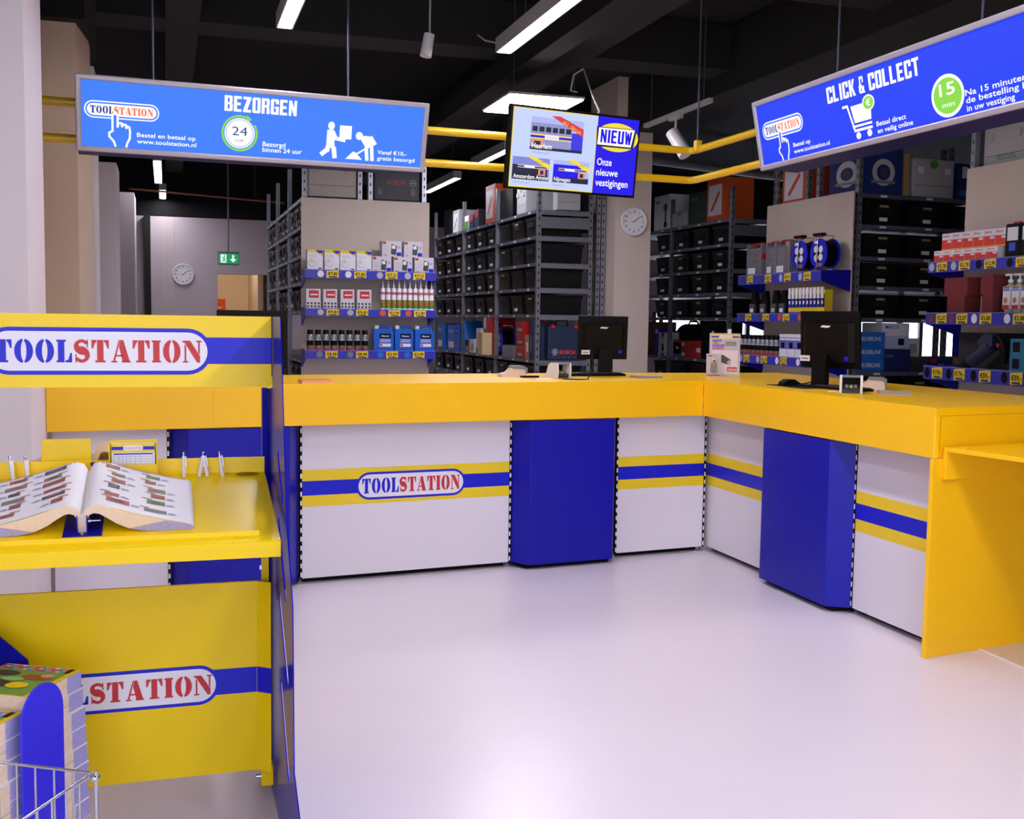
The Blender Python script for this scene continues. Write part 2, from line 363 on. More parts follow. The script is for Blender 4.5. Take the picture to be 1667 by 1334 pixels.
# ------------------------------------------------------------------ counter
AB = .11
CB = Vector((3.215, 6.247, 0))                                     # inner corner of the yellow fronts
NB = Vector((-math.sin(AB), math.cos(AB), 0)); TB = Vector((math.cos(AB), math.sin(AB), 0))
OB = CB + NB * .11                                                  # panel plane of the back counter
ZW, ZF = 1.115, .893                                                # worktop top, underside of its deep front
XFR, XPR = 3.21, 3.33                                               # right counter: worktop front, panel plane
def stripes(b, u0, u1, y):
    for v0, v1, m in ((.575, .637, PRY), (.494, .575, PRB), (.433, .494, PRY)): b.rect(u0, u1, v0, v1, m, y)
def slots(b, u, z0, z1, y):
    b.box(u - .006, u + .006, y, y + .03, z0, z1, BLK)
    n = int((z1 - z0) / .05)
    for i in range(n): b.rect(u - .0045, u + .0045, z0 + i * .05 + .012, z0 + i * .05 + .038, PRW, y - .001)
def panel_unit(label, root_loc, rot, w, logo=False, slot_l=False, slot_r=False, cut=0):
    """white striped front panel of a counter unit; local x from 0 to w, front at y = 0"""
    t = thing('counter_unit', label, 'counter unit', root_loc, rot)
    p = MB(); p.box(.013, w - .013, 0, .02, .033, .882, WHP)
    stripes(p, .013, w - .013, -.0008)
    if logo: p.logo(w * .51, .532, .655, .156, -.0016, .084, .585, bt=.17)
    p.build('front_panel', t)
    MB().box(.02, w - .02 - cut, .06, .28, 0.0, .03, BLK).build('plinth', t)
    MB().box(.02, w - .02 - cut, .03, .30, .03, .85, WHP).build('carcass', t)
    for u, on in ((.0065, slot_l), (w - .0065, slot_r)):
        if on:
            q = MB(); slots(q, u, .03, .88, -.004 if u else -.004); q.build('slotted_upright', t)
            MB().lathe([(.022, 0), (.022, .008), (.008, .012), (.008, .03)], MGR, (u, .03, 0), n=12).build('foot', t)
    return t
def blue_unit(label, root_loc, rot, w, pro=.115, ch=.07):
    t = thing('counter_unit', label, 'counter unit', root_loc, rot)
    MB().prism([(0, .0), (ch, -pro), (w - ch, -pro), (w, .0), (w, .26), (0, .26)], 'z', .03, .885, BLU).build('front_panel', t, bevel=.003)
    MB().prism([(.05, .03), (ch, -pro + .05), (w - ch, -pro + .05), (w - .05, .03), (w - .05, .25), (.05, .25)], 'z', 0, .03, BLK).build('plinth', t)
    return t
def back_pt(x): return OB + TB * x
panel_unit('white striped counter unit partly hidden behind the catalogue stand', back_pt(-3.785), (0, 0, AB), .575, slot_r=True)
blue_unit('blue counter unit partly hidden behind the catalogue stand', back_pt(-3.2), (0, 0, AB), .665)
panel_unit('white counter unit with the shop logo on its yellow and blue stripes', back_pt(-2.525), (0, 0, AB), 1.265, logo=True, slot_l=True, slot_r=True)
blue_unit('blue counter unit beside the white one that carries the logo', back_pt(-1.255), (0, 0, AB), .695)
panel_unit('narrow white striped counter unit running into the inner corner from the blue unit', back_pt(-.55), (0, 0, AB), .655, slot_l=True, slot_r=True)
panel_unit('white striped counter unit of the side counter next to the inner corner', (XPR, 6.43, 0), FACE_L, .865)
blue_unit('blue counter unit of the side counter below the monitor', (XPR, 5.57, 0), FACE_L, .79)
panel_unit('white striped counter unit between the blue unit and the yellow end panel', (XPR, 4.782, 0), FACE_L, .70, slot_l=True, cut=.06)
# worktops
lft = -3.80
t = thing('worktop', 'long yellow worktop with deep front along the back counter', 'counter top', CB, (0, 0, AB))
b = MB(); b.box(lft, 0, 0, 1.0, ZW - .035, ZW, YEL); b.box(lft, 0, 0, .03, ZF, ZW - .0351, YEL)
b.box(-3.0, -2.999, -.0004, .01, ZF, ZW - .02, mat('joint', (190, 140, 10), .5))
b.build('top', t, bevel=.006, seg=3)
t = thing('worktop', 'yellow worktop of the side counter ending at the yellow end panel', 'counter top', (XFR, 0, 0))
b = MB(); yb = 7.2; sl = .15
b.prism([(0.004, 4.05), (1.1, 4.05 + 1.1 * sl), (1.1, yb), (-.094, yb), (.008, 6.25)], 'z', ZW - .035, ZW, YEL)
b.prism([(0.004, 4.05), (.034, 4.05), (.034, 6.243), (0.004, 6.243)], 'z', ZF, ZW - .0351, YEL)
b.build('top', t, bevel=.006, seg=3)
MB().prism([(.036, 4.052), (1.1, 4.05 + 1.1 * sl), (1.1, 4.08 + 1.1 * sl), (.036, 4.08)], 'z', ZF, ZW - .036, YEL).build('end_fascia', t)
# end panel with the lower writing shelf
t = thing('end_panel', 'tall yellow end panel with a lower writing shelf standing on the floor', 'counter end', (XFR, 4.035, 0), (0, 0, math.atan(sl)))
MB().box(-.008, 1.5, 0, .022, 0, ZF - .002, YEL).build('panel', t, bevel=.002)
MB().prism([(.045, -.006), (.045, -.75), (1.5, -.75), (1.5, -.006)], 'z', .925, .945, YEL).build('shelf', t, bevel=.003)
MB().box(.045, 1.5, -.022, -.001, .80, .924, YEL).build('shelf_bracket', t, bevel=.002)
# ------------------------------------------------------------------ hanging signs, screen, yellow tube rail, lamps
SB1 = mat('sign_glow_blue', (62, 128, 255), emit=1.0)
SB2 = mat('sign_glow_deep_blue', (22, 62, 250), emit=1.0)
SW = mat('sign_glow_white', (255, 255, 255), emit=1.1)
SG = mat('sign_glow_green', (140, 222, 70), emit=1.0)
SO = mat('sign_glow_orange', (250, 120, 70), emit=1.0)
SN = mat('sign_glow_ink', (50, 60, 150), emit=1.0)
UND = mat('sign_underside', (20, 20, 84), .4, spec=.12)
def sign(name, label, loc, yaw, tilt, w, h, glow, draw, depth):
    """light box: a glowing face that leans forward in an aluminium frame, on a wedge-shaped body; origin at the bottom edge"""
    t = thing(name, label, 'sign', loc, (0, 0, yaw))
    sn, cs = math.sin(tilt), math.cos(tilt); fr = .028
    MB().prism([(.004, .004), (depth, .0), (depth, h * cs), (-h * sn + .012, h * cs - .003)], 'x', .01, w - .01, UND).build('housing', t)
    f = MB(); f.M = Matrix.Rotation(tilt, 4, 'X')
    f.box(0, w, -.022, .0, 0, fr, ALU); f.box(0, w, -.022, .0, h - fr, h, ALU); f.box(0, fr, -.0221, .0, .001, h - .001, ALU); f.box(w - fr, w, -.0221, .0, .001, h - .001, ALU)
    f.build('frame', t, bevel=.006)
    p = MB(); p.M = Matrix.Rotation(tilt, 4, 'X'); p.box(fr, w - fr, -.010, -.002, fr, h - fr, glow)
    draw(p, fr, w - fr, fr, h - fr, -.0106)
    p.build('lit_face', t)
    return t
def hand(p, u, v, s, y, back):
    """outlined pointing hand: fingertip at (u, v), s = finger length"""
    o = [(u - .1 * s, v - .75 * s), (u - .1 * s, v - .05 * s), (u, v + .05 * s), (u + .12 * s, v - .05 * s), (u + .12 * s, v - .55 * s), (u + .16 * s, v - .38 * s), (u + .27 * s, v - .38 * s), (u + .32 * s, v - .52 * s), (u + .36 * s, v - .42 * s),
         (u + .46 * s, v - .44 * s), (u + .5 * s, v - .58 * s), (u + .55 * s, v - .5 * s), (u + .63 * s, v - .55 * s), (u + .66 * s, v - .75 * s), (u + .64 * s, v - 1.05 * s), (u + .52 * s, v - 1.3 * s), (u + .5 * s, v - 1.42 * s)]
    l = [(u + .02 * s, v - 1.42 * s), (u - .05 * s, v - 1.22 * s), (u - .24 * s, v - 1.0 * s), (u - .24 * s, v - .84 * s), (u - .1 * s, v - .75 * s)]
    p.poly(l + o[1:], back, y - .0018)
    p.stroke(l + o[1:], .036 * s / .2 * .2 if s > .2 else .09 * s, SW, y - .0024)
def button(p, cu, cv, w, h, y):
    p.pill(cu - w / 2, cu + w / 2, cv - h / 2, cv + h / 2, SW, y - .0004)
    p.pill(cu - w / 2 + .07 * h, cu + w / 2 - .07 * h, cv - h / 2 + .07 * h, cv + h / 2 - .07 * h, SB1, y - .0007)
    p.pill(cu - w / 2 + .16 * h, cu + w / 2 - .16 * h, cv - h / 2 + .16 * h, cv + h / 2 - .16 * h, SW, y - .001)
    p.stencil('TOOLSTATION', cu - w * .42, cv - h * .22, h * .44, w * .84, [SN] * 4 + [SO] * 7, y - .0013)
def draw_delivery(p, u0, u1, v0, v1, y):
    button(p, .228, .219, .372, .088, y); hand(p, .192, .20, .115, y, SB1)
    p.text('Bestel en betaal op', .302, .092, .022, SW, y, w=.30, bold=.014)
    p.text('www.toolstation.nl', .302, .058, .022, SW, y, w=.304, bold=.014)
    p.heavy('BEZORGEN', .75, .262, .082, SW, y, .388)
    cx, cy, r = .834, .148, .097
    p.ring(cx, cy, r, r, .011, SG, y, 62, 392); p.poly([(cx + .035, cy + .10), (cx + .064, cy + .076), (cx + .034, cy + .062)], SG, y)
    p.ring(cx, cy, r - .016, r - .016, .007, SW, y); p.ell(cx, cy, r - .026, r - .026, SW, y)
    p.text('24', cx, cy - .012, .046, SN, y - .0006, w=.082, bold=.0, align='c'); p.text('UUR', cx, cy - .046, .014, SN, y - .0006, w=.044, align='c')
    p.text('Bezorgd', .959, .088, .025, SW, y, w=.125, bold=.014); p.text('binnen 24 uur', .959, .058, .025, SW, y, w=.217, bold=.014)
    # walking man with a parcel
    mx, my = 1.335, .048
    p.ell(mx, my + .178, .0185, .022, SW, y)
    p.poly([(mx - .022, my + .155), (mx + .016, my + .155), (mx + .022, my + .075), (mx - .024, my + .075)], SW, y)
    p.stroke([(mx + .01, my + .145), (mx + .03, my + .11), (mx + .075, my + .103)], .02, SW, y)
    p.stroke([(mx + .004, my + .08), (mx + .02, my + .05), (mx + .026, my + .01)], .025, SW, y)
    p.stroke([(mx - .01, my + .08), (mx - .018, my + .045), (mx - .045, my + .022)], .025, SW, y)
    p.rect(mx + .048, mx + .116, my + .11, my + .184, SW, y)
    # man with a shovel at a heap
    kx, ky = 1.54, .046
    p.ell(kx - .044, ky + .135, .02, .022, SW, y)
    p.poly([(kx - .034, ky + .115), (kx - .018, ky + .138), (kx + .03, ky + .136), (kx + .042, ky + .10), (kx + .034, ky + .072), (kx - .008, ky + .078)], SW, y)
    p.stroke([(kx + .026, ky + .13), (kx + .048, ky + .10), (kx + .0, ky + .075)], .018, SW, y)
    p.stroke([(kx + .0, ky + .085), (kx + .003, ky + .045), (kx + .008, ky + .008)], .02, SW, y)
    p.stroke([(kx + .03, ky + .085), (kx + .034, ky + .045), (kx + .038, ky + .008)], .02, SW, y)
    p.stroke([(kx + .002, ky + .07), (kx - .05, ky + .036)], .009, SW, y)
    p.poly([(kx - .117, ky + .003), (kx - .075, ky + .046), (kx - .06, ky + .042), (kx - .02, ky + .003)], SW, y)
    p.text('Vanaf €10,-', 1.607, .088, .022, SW, y, w=.172, bold=.014); p.text('gratis bezorgd', 1.607, .054, .022, SW, y, w=.222, bold=.014)
def draw_collect(p, u0, u1, v0, v1, y):
    o = .035
    button(p, .255, .164 + o, .39, .092, y); hand(p, .228, .145 + o, .105, y, SB2)
    p.text('Bestel op', .336, .047 + o, .021, SW, y, w=.157, bold=.014); p.text('www.toolstation.nl', .334, .014 + o, .021, SW, y, w=.322, bold=.014)
    p.heavy('CLICK & COLLECT', .68, .203 + o, .076, SW, y, .685)
    cx, cy = .91, .105 + o
    p.stroke([(cx - .114, cy + .06), (cx - .08, cy + .06), (cx - .04, cy - .06), (cx + .09, cy - .06)], .012, SW, y)
    p.stroke([(cx - .05, cy - .04), (cx + .09, cy - .04)], .010, SW, y)
    p.poly([(cx - .055, cy + .055), (cx + .10, cy + .055), (cx + .092, cy - .025), (cx - .035, cy - .025)], SW, y)
    p.ell(cx - .017, cy - .085, .018, .016, SW, y); p.ell(cx + .068, cy - .084, .018, .016, SW, y)
    p.ell(cx + .083, cy + .05, .046, .036, SW, y - .0004); p.ell(cx + .083, cy + .05, .038, .029, SG, y - .0008); p.text('€', cx + .083, cy + .036, .03, SW, y - .0012, align='c', w=.036, bold=.012)
    p.text('Betaal direct', 1.034, .040 + o, .022, SW, y, w=.21, bold=.014); p.text('en veilig online', 1.036, .008 + o, .022, SW, y, w=.25, bold=.014)
    gx, gy = 1.520, .087 + o
    p.ell(gx, gy, .100, .087, SW, y); p.ell(gx, gy, .086, .073, SG, y - .0004); p.text('15', gx, gy + .003, .05, SW, y - .0008, align='c', w=.095, bold=.014); p.text('min', gx, gy - .046, .022, SW, y - .0008, align='c', w=.075)
    p.text('Na 15 minuten staat', 1.624, .066 + o, .024, SW, y, w=.46, bold=.012); p.text('de bestelling klaar', 1.624, .036 + o, .024, SW, y, w=.42, bold=.012); p.text('in uw vestiging', 1.624, .004 + o, .024, SW, y, w=.265, bold=.012)
s1 = sign('hanging_sign', 'blue lit hanging sign about home delivery beside the foreground pillar', (-.438, 6.305, 2.33), .062, .272, 1.891, .392, SB1, draw_delivery, .16)
s2 = sign('hanging_sign', 'blue lit hanging sign about online ordering above the side counter', (3.117, 5.42, 2.302), FACE_L, .19, 2.7, .368, SB2, draw_collect, .2)

# screen
def draw_screen(p, w, h, y):
    LB = mat('screen_pale', (200, 214, 255), emit=1.0); DB = mat('screen_blue', (36, 22, 235), emit=1.0)
    YS = mat('screen_yellow', (250, 224, 60), emit=1.0); RS = mat('screen_red', (226, 60, 66), emit=1.0); MID = mat('screen_mid_blue', (130, 140, 220), emit=1.0); DK = mat('screen_dark', (36, 36, 62), emit=1.0)
    GS = mat('screen_grey', (150, 152, 205), emit=1.0); SKN = mat('screen_skin', (226, 150, 130), emit=1.0); VB = mat('screen_violet', (60, 60, 225), emit=1.0); CL = mat('screen_cloud', (176, 188, 246), emit=1.0)
    m = .014; us = w * .655
    p.rect(m, us, m, h - m, YS, y); p.rect(m + .006, us - .004, m + .006, h - m - .004, LB, y - .0003); p.rect(us, w - m, m, h - m, DB, y)
    U = lambda a: m + a * (w - 2 * m)
    V = lambda a: m + a * (h - 2 * m)
    y2 = y - .0006; y3 = y - .0009; y4 = y - .0012
    # large building
    p.rect(U(.14), U(.55), V(.49), V(.90), CL, y2); p.rect(U(.14), U(.46), V(.49), V(.83), GS, y3); p.rect(U(.46), U(.55), V(.49), V(.74), VB, y3); p.rect(U(.14), U(.55), V(.49), V(.525), DK, y4)
    for i in range(6): p.rect(U(.152 + i * .052), U(.192 + i * .052), V(.72), V(.785), DK, y4)
    p.rect(U(.14), U(.46), V(.625), V(.69), YS, y4); p.rect(U(.14), U(.46), V(.642), V(.672), DB, y4 - .0003); p.rect(U(.25), U(.36), V(.63), V(.685), PRWS, y4 - .0006)
    p.text('TOOLSTATION', U(.258), V(.647), .008, RS, y4 - .0009, w=U(.35) - U(.258)); p.rect(U(.15), U(.245), V(.53), V(.62), SKN, y4); p.rect(U(.17), U(.22), V(.54), V(.6), DK, y4 - .0003)
    p.poly([(U(.29), V(.93)), (U(.36), V(.935)), (U(.55), V(.80)), (U(.55), V(.70))], RS, y4 - .0012); 
    for k, c in enumerate('NU OPEN!'): p.text(c, U(.385 + k * .0195), V(.838 - k * .0165), .02, YS, y4 - .0015)
    p.text('Haarlem', U(.155), V(.51), .03, SW, y4 - .0015, w=U(.31) - U(.155), bold=.01); p.text('Waarderweg 60', U(.16), V(.445), .012, MID, y2)
    # two small buildings
    for a, nm, c0, tx in ((.02, 'Amsterdam Amstel', GS, 'Oude Haagseweg 21'), (.335, 'Nijmegen', DB, 'Energieweg 11')):
        p.rect(U(a), U(a + .285), V(.10), V(.385), MID if a < .1 else CL, y2); p.rect(U(a), U(a + .285), V(.10), V(.17), DK, y3); p.rect(U(a + .0), U(a + .22 if a > .1 else a + .27), V(.15), V(.285 if a < .1 else .33), c0 if a > .1 else DK, y3)
        p.rect(U(a + .04), U(a + .285), V(.25), V(.285), YS, y4); p.rect(U(a + .04), U(a + .285), V(.258), V(.277), DB, y4 - .0003); p.rect(U(a + .09), U(a + .17), V(.25), V(.285), PRWS, y4 - .0006)
        p.rect(U(a + .2), U(a + .255), V(.165), V(.245), SKN, y4); p.rect(U(a + .215), U(a + .24), V(.18), V(.23), DK, y4 - .0003)
        p.poly([(U(a + .1), V(.40)), (U(a + .16), V(.40)), (U(a + .285), V(.31)), (U(a + .285), V(.25))], YS, y4 - .0012)
        p.text('NU OPEN', U(a + .17), V(.325), .011, RS, y4 - .0015)
        p.text(nm, U(a + .01), V(.115), .024, SW, y4 - .0015, w=(U(.27) - U(.0)) if a < .1 else U(.13) - U(0), bold=.01); p.text(tx, U(a + .005), V(.055), .01, MID, y2)
    # NIEUW badge
    p.ell(U(.825), V(.745), .155, .085, YS, y2); p.poly([(U(.66), V(.61)), (U(.655), V(.865)), (U(.985), V(.875)), (U(.965), V(.615))], DK, y3); p.poly([(U(.668), V(.635)), (U(.672), V(.855)), (U(.968), V(.865)), (U(.945), V(.635))], SW, y4)
    p.heavy('NIEUW', U(.69), V(.665), .078, DB, y4 - .0005, U(.948) - U(.69))
    for i, tx in enumerate(('Onze', 'nieuwe', 'vestigingen')): p.text(tx, U(.68), V(.37 - i * .135), .042, SW, y2, w=(.105, .155, .235)[i], bold=.012)
PRWS = mat('screen_white', (245, 245, 255), emit=1.0)
t = thing('television', 'flat screen hanging from the yellow rail showing new shop locations', 'television', (1.906, 6.261, 2.241), (.128, 0, .185))
MB().box(0, .902, 0, .045, 0, .483, BLK).build('casing', t, bevel=.004)
p = MB(); draw_screen(p, .902, .483, -.001); p.build('screen', t)
MB().box(.3, .6, .045, .40, .16, .38, BLK).build('mounting_bracket', t)
tag(MB().tube([ at_d(940, 150, 8.2), at_d(929, 148, 8.2), at_d(934, 122, 8.2), at_d(950, 112, 8.2), at_d(963, 150, 8.0), at_d(976, 182, 6.9), Vector((2.52, 6.42, 2.70))], .006, LGR).build('power_cable'), 'pale looped cable hanging from the ceiling to the television', 'cable')

# tube rail
TUB = mat('rail_yellow', (232, 188, 20), .3, coat=.3)
t = thing('tube_rail', 'pair of yellow tubes hung over the counters, bent at the corner', 'rail', (3.33, 6.675, 2.5))
yb_ = lambda x: 6.53 + .065 * x
for z, nm in ((2.608, 'upper_tube'), (2.415, 'lower_tube')):
    pts = [(-1.3, yb_(-1.3), z), (1.5, yb_(1.5), z), (3.29, yb_(3.29), z), (3.33, 6.74, z), (3.35, 6.69, z), (3.36, 5.9, z), (3.36, 3.0, z)]
    MB().tube([Vector(q) - Vector((3.33, 6.675, 2.5)) for q in pts], .024, TUB, n=12).build(nm, t)
MB().box(-.02, .02, -.05, -.01, .085, .16, TUB).build('corner_clamp', t)
CAB = mat('wire_dark', (70, 72, 92), .5)
for i, (x, y, z, lab) in enumerate(((3.33, 6.65, 2.66, 'thin wire holding up the bend of the yellow rail'), (1.02, 6.5, 2.72, 'thin wire above the delivery sign near its lettering'), (-.05, 6.43, 2.72, 'thin wire above the delivery sign near the pillar end'),
                                    (3.28, 5.0, 2.70, 'thin wire above the online ordering sign'), (3.28, 3.95, 2.70, 'thin wire above the online ordering sign nearest the yellow end panel'))):
    tag(MB().cyl((0, 0, 0), (0, 0, ZC - z), .006, CAB, n=8).build('hanging_wire', loc=(x, y, z)), lab, 'wire', 'wires holding the signs and rail')

# lamps
def led_line(label, x, y0, y1, z, w=.10, cat='ceiling light'):
    t = thing('linear_light', label, cat, (x, y0, z), group='linear LED lights under the ceiling')
    L = y1 - y0
    b = MB(); b.box(-w / 2, w / 2, 0, L, .02, .09, LGR); b.box(-w / 2, -w / 2 + .008, 0, L, 0, .02, LGR); b.box(w / 2 - .008, w / 2, 0, L, 0, .02, LGR); b.box(-w / 2, w / 2, -.004, 0, 0, .09, LGR); b.box(-w / 2, w / 2, L, L + .004, 0, .09, LGR)
    b.build('housing', t)
    MB().box(-w / 2 + .012, w / 2 - .012, .01, L - .01, .004, .019, LED).build('diffuser', t)
    for y in (L * .15, L * .85): MB().cyl((0, y, .09), (0, y, ZC - z), .003, CAB, n=6).build('suspension_wire', t)
    return t
led_line('linear light above the home delivery sign, cut by the frame', .70, 3.9, 6.9, 3.2)
led_line('linear light beside the pale dangling cable, above the screen', 2.11, 4.0, 7.02, 3.2, w=.11)
led_line('linear light far down the aisle seen under the delivery sign', -.07, 13.2, 15.4, 3.2)
led_line('second linear light down the aisle, close to the far wall', -.02, 16.2, 17.4, 3.2)
led_line('short linear light between the delivery sign and the screen', 3.43, 13.3, 15.0, 3.2)
led_line('linear light seen just below the upper yellow tube', 3.35, 10.9, 12.2, 3.2)
# unseen lamps added to light the shop floor, the wide ones for stronger shadow
for i, (x, y0, y1) in enumerate(((2.05, .2, 3.5), (2.05, -3.6, -.2), (.2, -3.6, -.6), (-1.6, -2.0, 2.5))):
    led_line('added linear light over the open shop floor, %s of the four outside the view' % ORD[i], x, y0, y1, 3.2, w=.20 if x > 2 else .10)
t = thing('panel_light', 'square white light panel hung behind the top of the screen', 'ceiling light', (2.85, 8.66, 3.2))
MB().box(-.31, .31, -.38, .38, .012, .03, LGR).build('frame', t); MB().box(-.30, .30, -.37, .37, .002, .012, LED).build('diffuser', t)
for x in (-.25, .25): MB().cyl((x, -.3, .03), (x, -.3, ZC - 3.2), .003, CAB, n=6).build('suspension_wire', t)
t = thing('track_spotlight', 'white spotlight on a ceiling track near the online ordering sign', 'spotlight', (4.1, 8.6, 3.2))
MB().box(-.02, .02, -.62, .62, 0, .035, LGR).build('track', t)
for yy in (-.5, .5): MB().cyl((0, yy, .035), (0, yy, ZC - 3.2), .004, CAB, n=6).build('suspension_wire', t)
MB().box(-.02, .02, -.1, .1, -.03, 0, LGR).cyl((0, 0, -.12), (0, 0, -.03), .01, LGR).build('adapter', t)
MB().cyl((-.02, .03, -.13), (.05, -.10, -.33), .055, WHT, n=20, r2=.06).build('lamp_head', t)
t = thing('spotlight', 'white cylinder spotlight under the black ceiling above the delivery sign', 'spotlight', (1.6, 7.0, 3.2))
MB().cyl((.012, .0, .07), (-.012, 0, -.07), .034, WHT, n=20, r2=.037).build('lamp_head', t); MB().cyl((.014, 0, .07), (.02, 0, ZC - 3.2), .006, LGR, n=8).build('stem', t)
_c = MB().tube([on_y(1040, 259, 13.6), on_y(1290, 292, 14.6)], .05, LGR, n=12)
for q_ in (on_y(1100, 267, 13.85), on_y(1225, 283, 14.35)): _c.cyl(q_, (q_.x, q_.y, ZC), .006, CAB, n=6)
tag(_c.build('conduit_pipe'), 'grey pipe crossing behind the yellow rail near the wall clock pillar', 'pipe')
tag(MB().tube([at_d(778, 57, 7.6), at_d(790, 66, 7.5), at_d(812, 70, 7.35), Vector((2.08, 7.015, 3.24))], .006, LGR).build('lamp_cable'), 'short white cable end dangling at the linear light', 'cable')
t = thing('copper_pipe', 'thin copper pipe high in the dark at the end of the aisle', 'pipe', (.3, 15.9, 3.05))
MB().tube([(-.75, 0, .12), (1.3, 0, .02)], .015, mat('copper', (150, 90, 70), .4, metal=.6)).build('tube', t)
for u in (-.4, .9): MB().cyl((u, 0, .08), (u, 0, .95), .005, CAB, n=6).build('hanger', t)
# ------------------------------------------------------------------ steel racks with black bins
LBL = mat('label_white', (235, 236, 240), .5)
def rack(label, loc, rot, bays, depth, zs, top, group=None, ends=(), braces=True):
    """bays: list of local x positions of the upright frames; zs: shelf heights; front looks along -y"""
    t = thing('shelving_rack', label, 'rack', loc, rot)
    for i, x in enumerate(bays):
        for y0 in (0, depth - .045):
            b = MB(); b.box(x - .022, x + .022, y0 + .001, y0 + .044, 0, top, GRY)
            n = int(top / .08)
            for k in range(n):
                z = .04 + k * .08
                b.rect(x - .005, x + .005, z, z + .03, BLK, y0 - .0004)
                if i in (0, len(bays) - 1):
                    sx = x + (.0224 if i else -.0224)
                    b.add([(sx, y0 + .016, z), (sx, y0 + .028, z), (sx, y0 + .028, z + .03), (sx, y0 + .016, z + .03)], [(0, 1, 2, 3)], BLK)
            b.build('upright', t)
    for z in zs:
        b = MB()
        for x0, x1 in zip(bays, bays[1:]):
            b.box(x0 + .023, x1 - .023, .002, depth - .002, z - .035, z, SHF)
            for k in range(3):
                u = x0 + (x1 - x0) * (k + .5) / 3
                b.rect(u - .035, u + .035, z - .028, z - .008, LBL, -.0005)
        b.build('shelf', t)
    for x in ends:      # closed end frame: cross bars and one solid plate under the top
        s = 1 if x > (bays[0] + bays[-1]) / 2 else -1
        for z in zs: MB().box(x - .003 + s * .024, x + .003 + s * .024, .04, depth - .04, z - .055, z - .005, GRY).build('cross_bar', t)
        MB().box(x - .003 + s * .021, x + .003 + s * .021, .045, depth - .045, zs[0] - .19, zs[0] - .075, GRY).build('end_plate', t)
    return t
def make_bin(w, d, h):
    t = thing('storage_bin', 'bin', 'storage bin')
    b = MB(); b.taper(-w / 2 + .006, w / 2 - .006, .008, d, 0, h - .03, .012, BIN); b.box(-w / 2, w / 2, 0, d + .008, h - .03, h, BIN)
    b.box(-w / 2 + .02, w / 2 - .02, .012, d - .012, h, h + .001, BKM)
    b.build('body', t)
    q = MB(); q.box(-.085, .085, -.004, .012, h * .50, h * .76, BIN2); q.box(-.06, .06, -.006, .0, h * .70, h * .755, BKM); q.build('handle', t)
    return t
def make_label(w): return MB().rect(-.04, .04, 0, .032, LBL, -.0045)
PROTO = make_bin(.40, .52, .205)
BIN_MESH = {c.name.split('.')[0]: c.data for c in PROTO.children}
_old = list(PROTO.children) + [PROTO]
for _o in _old: bpy.data.objects.remove(_o)
_lab = MB(); _lab.box(-.04, .04, -.004, .008, .035, .067, LBL); LABEL_O = _lab.build('label'); LABEL_M = LABEL_O.data; bpy.data.objects.remove(LABEL_O)
_tag2 = MB(); _tag2.box(-.045, .045, -.008, .004, .155, .175, BRN); TAG_O = _tag2.build('card'); TAG_M = TAG_O.data; bpy.data.objects.remove(TAG_O)
def place_bin(root_loc, rot, lx, ly, z, label, group, lab=True, card=False, sx=1.0):
    c, s = math.cos(rot), math.sin(rot)
    o = bpy.data.objects.new('storage_bin', None); COL.objects.link(o)
    o.location = (root_loc[0] + c * lx - s * ly, root_loc[1] + s * lx + c * ly, z + .002); o.rotation_euler = (0, 0, rot); o.scale = (sx, 1, 1)
    tag(o, label, 'storage bin', group)
    for k in ('body', 'handle'):
        q = bpy.data.objects.new(k, BIN_MESH[k]); COL.objects.link(q); q.parent = o
    if lab:
        q = bpy.data.objects.new('label', LABEL_M); COL.objects.link(q); q.parent = o; q['label'] = 'small white label'
    if card:
        q = bpy.data.objects.new('card_label', TAG_M); COL.objects.link(q); q.parent = o; q['label'] = 'brown card strip'
def fill(loc, rot, bays, rows, where, group, seen=lambda i, j, k: True, labf=None, sx=1.0):
    n = len(bays) - 1
    for r, z in enumerate(rows):
        for i in range(n):
            for k in range(3):
                if not seen(r, i, k): continue
                u = bays[i] + (bays[i + 1] - bays[i]) * (k + .5) / 3
                pos = (n - 1 - i) * 3 + (2 - k)
                lab = random.random() < .8 if labf is None else labf(r, i, k)
                place_bin(loc, rot, u, .02, z, 'black bin %s, %s from the near end, %s row down' % (where, ORD[pos], ORD[r]), group, lab, random.random() < .25, sx)
ZS = [2.63, 2.36, 2.08, 1.82, 1.54, 1.06, .79, .52, .12]
ROWS = [2.36, 2.08, 1.82, 1.54, .79]
# long rack in the middle
LA = (3.70, 11.03, 0); BA = [-4.62, -3.02, -1.5, 0.0]
rack('long steel rack of black bins in the middle, its near end under the screen', LA, FACE_L, BA, .62, ZS, 3.0, ends=(0.0,))
fill(LA, FACE_L, BA, ROWS, 'on the long middle rack', 'bins on the long middle rack', labf=lambda r, i, k: i < 2 or random.random() < .3)
rack('steel rack behind the near end of the long middle rack, beside the pillar', (4.37, 12.6, 0), FACE_L, [0.02, 1.55], .1, [2.63, 1.06], 3.0)
# rack right of the clock pillar
LB = (5.93, 11.0, 0); BB = [-3.0, -1.5, 0.0]
rack('steel rack of black bins just beyond the clock pillar', LB, FACE_L, BB, .62, ZS, 2.98, ends=(0.0,))
fill(LB, FACE_L, BB, ROWS, 'beyond the clock pillar', 'bins on the rack beyond the clock pillar', seen=lambda r, i, k: i == 1 or k == 2, labf=lambda r, i, k: True)
# rack facing the viewer on the right
RC = .05; LC = (5.82, 8.45, 0); BC = [0.0, 1.5]
rack('steel rack of labelled black bins facing the side counter', LC, RC, BC, .62, ZS, 3.2)
for r, z in enumerate(ROWS):
    for k in range(3):
        place_bin(LC, RC, .27 + k * .475, .02, z, 'black bin facing the side counter, %s from the beige board, %s row down' % (ORD[k], ORD[r]), 'bins on the rack facing the side counter', True, True)
rack('second steel rack standing back to back behind the labelled bins', (5.81, 9.24, 0), 0, BC, .62, [2.63, 1.54, 1.06], 3.2)
